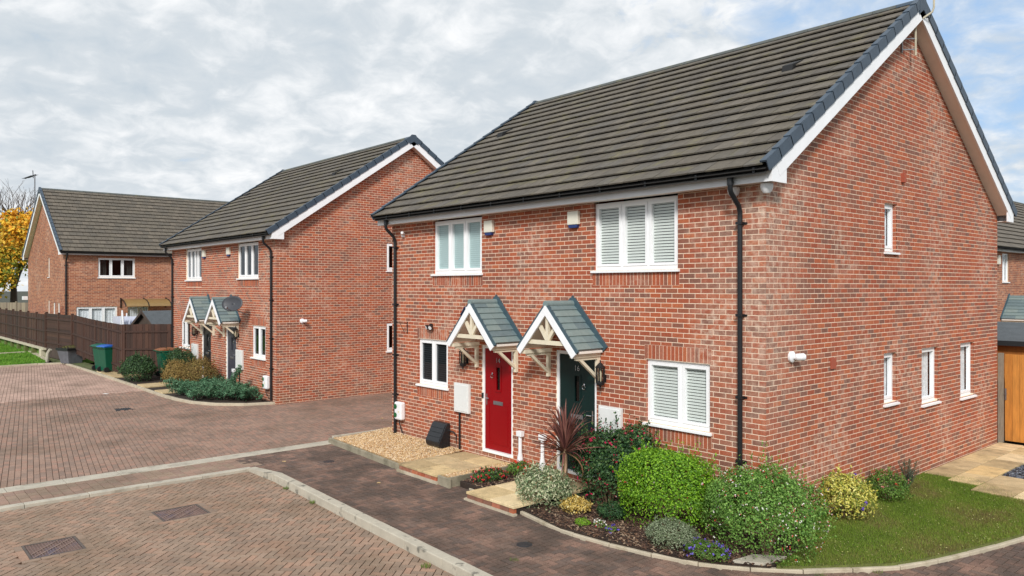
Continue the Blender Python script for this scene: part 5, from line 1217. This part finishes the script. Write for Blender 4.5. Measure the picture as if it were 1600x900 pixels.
def wheelie(x, y, ang, body, lid, label):
    t = empty('wheeled_bin', (x, y, 0), label, 'wheeled bin', 'green wheeled bins'); F = F_at(x, y, ang)
    b = MB(); w0, d0, w1, d1 = .20, .22, .27, .32; z0, z1 = .04, .98
    vs = [F.P(sx * w, sy * d, z) for (w, d, z) in ((w0, d0, z0), (w1, d1, z1)) for sx, sy in ((-1, -1), (1, -1), (1, 1), (-1, 1))]
    b.add(vs, [(3, 2, 1, 0), (4, 5, 6, 7)] + [(i, (i + 1) % 4, (i + 1) % 4 + 4, i + 4) for i in range(4)])
    b.box(F, -.29, .29, -.345, .345, .93, .985); b.build('body', body, t, bevel=.02)
    l = MB(); l.prism(Fr(F.P(-.30, 0, 0), (F.n.x, F.n.y), (F.u.x, F.u.y)), [(-.37, .99), (.36, .99), (.36, 1.03), (.15, 1.075), (-.2, 1.08), (-.37, 1.03)], 0, .60); l.build('lid', lid, t, bevel=.015)
    h = MB(); h.tube([F.P(-.24, .36, .96), F.P(-.24, .42, 1.0), F.P(.24, .42, 1.0), F.P(.24, .36, .96)], .016, 6); h.build('handle', body, t)
    for s in (-1, 1):
        w = MB(); w.lathe(F.P(s * .25, .24, .10) - F.u * .03, [(.10, 0), (.10, .06), (.05, .062)], 14, F.u); w.build('wheel', 'tyre', t)
wheelie(-28.10, -1.55, 195, 'bin_green', 'bin_blue', 'green wheeled bin with a blue lid beside the brown fence')
wheelie(-28.85, -1.58, 195, 'bin_green', 'bin_lid_green', 'green wheeled bin with a green lid half hidden behind the blue lidded one')
wheelie(-24.85, -.32, 180, 'bin_green', 'bin_brown', 'green wheeled bin with a brown lid behind the dark evergreen bushes')
t = empty('planter', (-33.35, -1.85, 0), 'grey and black square planter topped with moss near the fence corner', 'planter'); F = F_at(-33.35, -1.85, 20)
b = MB(); vs = [F.P(sx * w, sy * w, z) for (w, z) in ((.30, -.03), (.42, .62)) for sx, sy in ((-1, -1), (1, -1), (1, 1), (-1, 1))]; b.add(vs, [(3, 2, 1, 0), (4, 5, 6, 7)] + [(i, (i + 1) % 4, (i + 1) % 4 + 4, i + 4) for i in range(4)]); b.build('box', 'planter_grey', t)
b = MB(); b.box(F, -.45, .45, -.45, .45, .56, .66); b.build('rim', 'black_plastic', t)
P_, nn, g = shell((-33.35, -1.85, .64), (.42, .42, .13), 500, 3); leaves('foliage', P_, nn, .07, .03, np.array([lin(104, 104, 62), lin(84, 88, 52), lin(124, 116, 76)])[g.integers(0, 3, len(P_))], 'leaf_matt', t, 1)
b = MB(); b.tube([(-34.9, -2.55, -.1), (-34.88, -2.5, .35), (-34.78, -2.42, .52)], .075, 8); b.build('kerb_post', 'concrete', None, 'leaning upright pale stone at the corner of the road and lawn', 'stone')

# ------------------------------------------------------------------ fences at the left
FBC = [lin(74, 50, 40), lin(64, 44, 36), lin(80, 55, 43), lin(58, 41, 34), lin(70, 47, 38)]
def fence_run(t, a, b, z0, z1, bw=.105, style='vert', seed=1, sag=0., post_every=1.9, m='fence_brown', pal=FBC, cap=.08, keep=0):
    rnd = random.Random(seed); A = Vector((*a, 0)); B = Vector((*b, 0)); d = B - A; L_ = d.length; u = (d.x / L_, d.y / L_); F = Fr(A, u, (-u[1], u[0])); ps = []
    zf = lambda f, z: (z[0] + (z[1] - z[0]) * f) if isinstance(z, tuple) else z
    if style == 'vert':
        n = int(L_ / bw)
        for i in range(n):
            u0, u1 = i * L_ / n, (i + 1) * L_ / n; f = (u0 + u1) / 2 / L_; zz0, zz1 = zf(f, z0), zf(f, z1) - sag * math.sin(math.pi * f) + rnd.uniform(-.006, .006); o = .012 * (i % 2)
            for s in (1,): ps.append((F.P((u0 + u1) / 2, o, (zz0 + zz1) / 2), (F.u * ((u1 - u0) / 2 - .002 + .006 * (i % 2)), F.n * .008, Vector((0, 0, (zz1 - zz0) / 2))), rnd.choice(pal)))
    else:
        h = zf(0, z1) - zf(0, z0); n = int(h / .13)
        for k in range(n):
            za = zf(0, z0) + h * k / n; ps.append((F.P(L_ / 2, .012 * (k % 2), za + h / n / 2), (F.u * (L_ / 2), F.n * .008, Vector((0, 0, h / n / 2 + .004))), rnd.choice(pal)))
    emit(ps, 'board', 'boards', m, t, keep)
    n = max(1, round(L_ / post_every))
    for i in range(n + 1):
        f = i / n; p = MB().tint(pal[0]); zt = zf(f, z1) - sag * math.sin(math.pi * f); p.box(F, f * L_ - .05, f * L_ + .05, -.05, .05, zf(f, z0) - .1, zt + cap); p.build('post', m, t)
    for fr in (.15, .5, .85):
        r = MB().tint(pal[1]); r.bar(F.P(0, .035, zf(0, z0) + (zf(0, z1) - zf(0, z0)) * fr), F.P(L_, .035, zf(1, z0) + (zf(1, z1) - zf(1, z0)) * fr), .035, .07); r.build('rail', m, t)
t = empty('fence', (-26.2, -.6, 0), 'dark brown close board fence joining the left corner of the middle house', 'fence')
fence_run(t, (-25.72, .05), (-26.6, -1.38), 0., 1.94, seed=1, cap=.0, keep=20)
t = empty('fence', (-30, -1.5, 0), 'dark brown close board fence with a dipping top behind the wheeled bins', 'fence')
fence_run(t, (-26.62, -1.40), (-33.5, -1.75), (0., .42), (1.92, 2.13), sag=.03, seed=2, cap=.0, keep=60)
t = empty('fence', (-35.5, -2, 0), 'dark brown overlap fence panel set between the long fence and the gable', 'fence')
fence_run(t, (-33.52, -1.78), (-37.4, -2.12), .45, 2.10, style='hor', seed=3, keep=20); b = MB(); b.bar((-33.5, -1.78, .22), (-37.4, -2.12, .22), .05, .46); b.build('gravel_board', 'bark_dark', t)
t = empty('fence', (-46, -2.3, 0), 'dark brown fence raised on stub posts above the far left lawn', 'fence')
fence_run(t, (-37.45, -2.15), (-58, -2.65), .42, 2.05, bw=.30, seed=4, post_every=2.0)
b = MB(); b.bar((-37.3, -2.22, .37), (-58, -2.75, .37), .14, .10); b.build('rail', 'timber_pale', t)
for i in range(9):
    x = -37.9 - i * 2.0; p = MB(); p.box(F_at(x, -2.2 - .025 * i), -.2, .2, -.14, .14, -.1, .32); p.build('post', 'timber_pale' if i == 0 else 'post_moss', t, bevel=.03)
b = MB(); b.slab([(-33.5, -1.7), (-37.5, -2.1), (-58, -2.6), (-58, 6), (-36.2, 6), (-33.5, 0)], -.1, .40); b.build('garden_ground', 'lawn_far', None, kind='structure')
# far left lawn
lawn2 = [(-34.1, -2.75), (-34.05, -4.6), (-33.8, -12), (-62, -12), (-62, -2.7), (-37, -2.2)]
sheet('lawn', lawn2, -.03, 'lawn_far', th=.15)
grass('grass', 30000, lambda x, y: inpoly(x, y, lawn2) and in_view((x, y, 0), .1), (-60, -34, -6, -2.2), -.03, .07, .03, [lin(84, 128, 40), lin(100, 146, 48), lin(120, 158, 60), lin(90, 134, 44)], 'bright green grass on the far left lawn', 71)
t = empty('lawn_edging', (-39, -2.5, 0), 'thin pale edging strips dividing the far left lawn', 'edging')
strip_stones(t, [(-41.3, -2.3), (-35.6, -2.55)], .22, -.1, .03, 'concrete_pale', 1.0, name='edging_stone'); strip_stones(t, [(-41.2, -2.5), (-40.9, -4.6)], .35, -.1, .02, 'concrete_pale', 1.0, name='edging_stone')
# behind the fence: garden shed, laundry, awning
t = empty('shed', (-29.6, 1.4, .0), 'small dark garden shed with a green grey felt roof behind the brown fence', 'shed'); F = F_at(-29.6, .9, 8)
b = MB(); b.box(F, -1.0, 1.0, -.7, .9, 0, 1.72); b.prism(Fr(F.P(0, -.7, 0), (F.u.x, F.u.y), (F.n.x, F.n.y)), [(-1.0, 1.72), (1.0, 1.72), (0, 2.28)], 0, 1.6); b.build('wall', 'bark_dark', t)
for s in (-1, 1):
    b = MB(); b.bar(F.P(s * 1.12, .1, 1.70), F.P(0, .1, 2.34), 1.9, .05, F.n); b.build('roof', 'felt', t)
    b = MB(); b.bar(F.P(s * 1.12, -.87, 1.66), F.P(0, -.87, 2.31), .03, .11, F.n); b.build('barge_board', 'bark_dark', t)
b = MB(); b.prism(F, [(-.07, 2.28), (0, 2.5), (.07, 2.28)], -.90, -.86); b.build('finial', 'bark_dark', t)
t = empty('clothes_airer', (-32.2, -.2, .4), 'white laundry hanging on an airer behind the brown fence', 'laundry')
for i in range(5):
    a = Vector((-34.6 + i * .15, .15 + i * .2, 0)); c = Vector((-31.0 + i * .1, -.25 + i * .2, 0)); vs = []; n = 16
    for k in range(n + 1):
        p = a.lerp(c, k / n); sg = .015 * math.sin(k * 2.1 + i); top = 1.98 + (.12 * k / n) * (1 - i * .1); vs += [(p.x, p.y + sg, top), (p.x, p.y - sg * 2, top - .45)]
    b = MB(); b.add(vs, [(2 * k, 2 * k + 2, 2 * k + 3, 2 * k + 1) for k in range(n)], True); b.build('cloth', 'laundry', t)
b = MB(); b.tube([(-32.0, .1, .4), (-32.0, .1, 2.2)], .03, 6)
b.tube([(-31.4, -.3, 1.5), (-31.15, -.3, 2.35)], .03, 6); b.tube([(-30.9, -.3, 1.5), (-31.15, -.3, 2.35)], .03, 6); b.build('frame', 'paint_white', t)
t = empty('door_awning', (-35.6, 2, 2.5), 'brown curved polycarbonate awning over the back door of the far house', 'awning')
for i in range(2):
    vs = []; y0 = .85 + i * 1.07; n = 8
    for k in range(n + 1):
        a = R(90 * k / n * .9); vs += [(-36 + .95 * math.sin(a), y0, 2.78 - .42 * (1 - math.cos(a))), (-36 + .95 * math.sin(a), y0 + 1.05, 2.78 - .42 * (1 - math.cos(a)))]
    b = MB(); b.add(vs, [(2 * k, 2 * k + 2, 2 * k + 3, 2 * k + 1) for k in range(n)], True); b.build('panel', 'polycarb', t)
for i in range(3):
    y0 = .84 + i * 1.07; b = MB(); b.tube([(-36 + .97 * math.sin(R(81 * k / 8)), y0, 2.79 - .42 * (1 - math.cos(R(81 * k / 8)))) for k in range(9)], .025, 6); b.bar((-35.97, y0, 2.35), (-35.97, y0, 2.85), .04, .05); b.build('bracket', 'black_plastic', t)
t = small_thing('security_camera', 'white camera low on the far corner of the far left house', 'security camera', (-45.8, -1.8, 3)); b = MB(); b.box(F_at(-45.72, -1.75), -.35, .1, -.12, .1, 2.65, 2.85); b.build('body', 'paint_white', t)

# ------------------------------------------------------------------ beyond the houses at the left
t = empty('fence', (-55, -1.6, 0), 'weathered grey panel fence far off under the autumn tree', 'fence')
fence_run(t, (-57.6, -2.9), (-50.5, .9), 0, 2.35, bw=.16, style='vert', seed=5, m='fence_brown', pal=[lin(140, 128, 108), lin(126, 114, 98), lin(152, 140, 118)], post_every=1.9)
b = MB(); F = F_at(-53.8, -.1, 40); b.box(F, -.16, .16, -.06, .06, 0, 3.0); b.lathe(F.P(0, -.06, 3.0), [(.16, 0), (.16, .12)], 14, F.n); b.build('blue_panel', 'blue_plastic', None, 'narrow bright blue upright panel beside the far left gable', 'panel')
def tree(name, label, x, y, h, pal, seed, spread=3.2, crown0=1.8, bare=.25, nleaf=9000, lsz=.16):
    rnd = random.Random(seed); t = empty(name, (x, y, 0), label, 'tree'); b = MB(); tips = []
    def grow_(p, d, L_, r, lv):
        q = p + d * L_; mid = (p + q) / 2 + Vector((rnd.uniform(-.06, .06), rnd.uniform(-.06, .06), 0)) * L_; b.tube([p, mid, q], [r, r * .85, r * .68], 6 if lv < 2 else 4, cap=False); tips.append((mid, lv)); tips.append((q, lv))
        if lv >= 6: return
        for k in range(rnd.choice((2, 3, 3))):
            a = rnd.uniform(0, 6.28); sp = rnd.uniform(.35, .8) if lv else rnd.uniform(.3, .6); nd = (d + Vector((math.cos(a) * sp, math.sin(a) * sp, rnd.uniform(-.1, .35)))).normalized(); grow_(q, nd, L_ * rnd.uniform(.62, .82), r * .55, lv + 1)
    grow_(Vector((x, y, -.1)), Vector((0, 0, 1)), h * .24, h * .022, 0); b.build('trunk', 'bark_dark', t)
    g = np.random.default_rng(seed); T = np.array([tuple(p) for p, lv in tips if lv >= 2]); T = T[T[:, 2] < h * (1 - bare)]; idx = g.integers(0, len(T), nleaf); C = T[idx] + g.normal(0, .42, (nleaf, 3)); pal = np.array(pal)
    cl = g.integers(0, len(pal), len(T)); leaves('crown', C, g.normal(size=(nleaf, 3)), lsz, lsz * .7, pal[np.where(g.random(nleaf) < .6, cl[idx], g.integers(0, len(pal), nleaf))], 'leaf_matt', t, seed)
AUT = [lin(246, 200, 72), lin(238, 182, 58), lin(248, 212, 98), lin(222, 186, 78), lin(230, 160, 56)]
tree('autumn_tree', 'yellow leaved autumn tree with bare top twigs at the left edge', -63.0, .1, 14.0, AUT + [lin(130, 136, 60)], 3, bare=.41, nleaf=15000, lsz=.30)
tree('autumn_tree', 'lower yellow and green tree behind the grey fence at the left edge', -61.5, -1.2, 7.6, [lin(198, 172, 60), lin(136, 144, 56), lin(226, 184, 66), lin(104, 120, 50), lin(214, 160, 54)], 5, bare=.05, nleaf=12000, lsz=.26)
tree('bare_tree', 'dark green tree far behind the autumn tree at the left edge', -84, -9, 8.5, [lin(84, 100, 56), lin(68, 84, 50), lin(110, 116, 66)], 8, bare=.05, nleaf=9000, lsz=.35)
t = empty('house', (-98, -10, 0), 'white rendered house far off behind the trees at the left edge', 'house'); F = F_at(-98, -12, 60)
b = MB(); b.box(F, -7, 7, -3, 3, 0, 5.6); b.build('wall', 'render_white', t); b = MB(); b.prism(Fr(F.P(-7.3, 0, 0), (F.n.x, F.n.y), (F.u.x, F.u.y)), [(-3.4, 5.6), (3.4, 5.6), (0, 7.6)], 0, 14.6); b.build('roof', 'felt', t)
for i in range(3):
    w = MB(); w.box(F, -5 + i * 4, -3.6 + i * 4, -3.04, -3.0, 3.4, 4.6); w.build('window', 'car_glass', t)
def van(x, y, ang, m, label, hgt=2.3):
    t = empty('parked_van', (x, y, 0), label, 'van'); F = F_at(x, y, ang); G = Fr(F.P(0, -.9, 0), (F.u.x, F.u.y), (F.n.x, F.n.y))
    b = MB(); b.prism(G, [(-2.4, .35), (2.4, .35), (2.4, .95), (1.75, 1.15), (1.2, hgt - .1), (1.0, hgt), (-2.35, hgt), (-2.4, hgt - .1)], 0, 1.8); b.build('body', m, t, bevel=.05)
    w = MB(); w.prism(G, [(1.66, 1.2), (1.22, hgt - .22), (.55, hgt - .22), (.55, 1.2)], -.012, 1.812); w.bar(F.P(1.78, 0, 1.2), F.P(1.27, 0, hgt - .18), 1.6, .02, F.n); w.build('windscreen', 'car_glass', t)
    for sx in (-1.5, 1.5):
        for sy in (-.92, .74): w = MB(); w.lathe(F.P(sx, sy, .33), [(.33, 0), (.33, .18)], 16, F.n); w.build('wheel', 'tyre', t)
    for sy in (-.7, .7): w = MB(); w.box(F, 2.39, 2.42, sy - .12, sy + .12, .72, .9); w.build('headlight', 'paint_white', t)
van(-72.5, -5.4, 120, 'car_white', 'white van parked far off behind the grey fence', 2.9); van(-69.8, -6.6, 120, 'car_blue', 'blue van parked far off at the very left edge', 2.9)

# ------------------------------------------------------------------ gate and shed at the right
OR = [lin(188, 122, 50), lin(174, 110, 44), lin(196, 132, 58), lin(164, 102, 42)]
t = empty('gate_post', (.05, 9.55, 0), 'weathered grey timber post between the gable and the orange gate', 'post'); b = MB(); b.box(F_at(.055, 9.54), -.045, .045, -.05, .05, 0, 1.95); b.build('shaft', 'post_grey', t)
t = empty('garden_gate', (.8, 9.6, 0), 'orange stained vertical board gate beside the gable', 'gate'); rnd = random.Random(2)
x = .115
while x < 2.0:
    b = MB().tint(rnd.choice(OR)); b.box(F_at(0, 9.6), x + .003, x + .137, -.01 + rnd.uniform(0, .004), .012, .04, 1.93); b.build('board', 'fence_orange', t); x += .14
for z in (.35, 1.0, 1.65): b = MB().tint(OR[1]); b.box(F_at(0, 9.6), .11, 2.0, .0125, .06, z - .05, z + .05); b.build('rail', 'fence_orange', t)
b = MB(); b.box(F_at(0, 9.6), .118, .150, -.03, -.012, .93, 1.18); b.lathe((.14, 9.56, 1.06), [(.02, -.02), (.02, .02)], 8, (0, 1, 0)); b.build('latch', 'steel', t)
t = empty('shed', (1.2, 11.4, 0), 'orange stained timber shed with grey felt roof behind the gate', 'shed'); ps = []
z = 0
while z < 2.10: ps.append((Vector((1.2, 10.25 - .004, z + .065)), (Vector((1.9, 0, 0)), Vector((0, .012, .002)), Vector((0, -.004, .0635))), rnd.choice(OR))); z += .13
emit(ps, 'board', 'boards', 'fence_orange', t, 30)
b = MB(); b.box(WORLD, -.69, 3.09, 10.265, 12.6, 0, 2.08); b.build('wall', 'post_grey', t)
b = MB(); b.prism(Fr((-.8, 0, 0), (0, 1), (1, 0)), [(10.08, 2.14), (11.4, 2.52), (12.75, 2.14), (12.75, 2.18), (11.4, 2.56), (10.08, 2.18)], 0, 4.0); b.build('roof', 'felt', t)
b = MB(); b.box(WORLD, -.8, 3.2, 10.06, 10.085, 2.08, 2.19); b.build('fascia', 'felt_edge', t)
for x in (-.7, 3.1): b = MB(); b.prism(Fr((x - .01, 0, 0), (0, 1), (1, 0)), [(10.25, 2.0), (12.6, 2.0), (12.6, 2.15), (11.4, 2.5), (10.25, 2.15)], 0, .02); b.build('gable_board', 'post_grey', t)
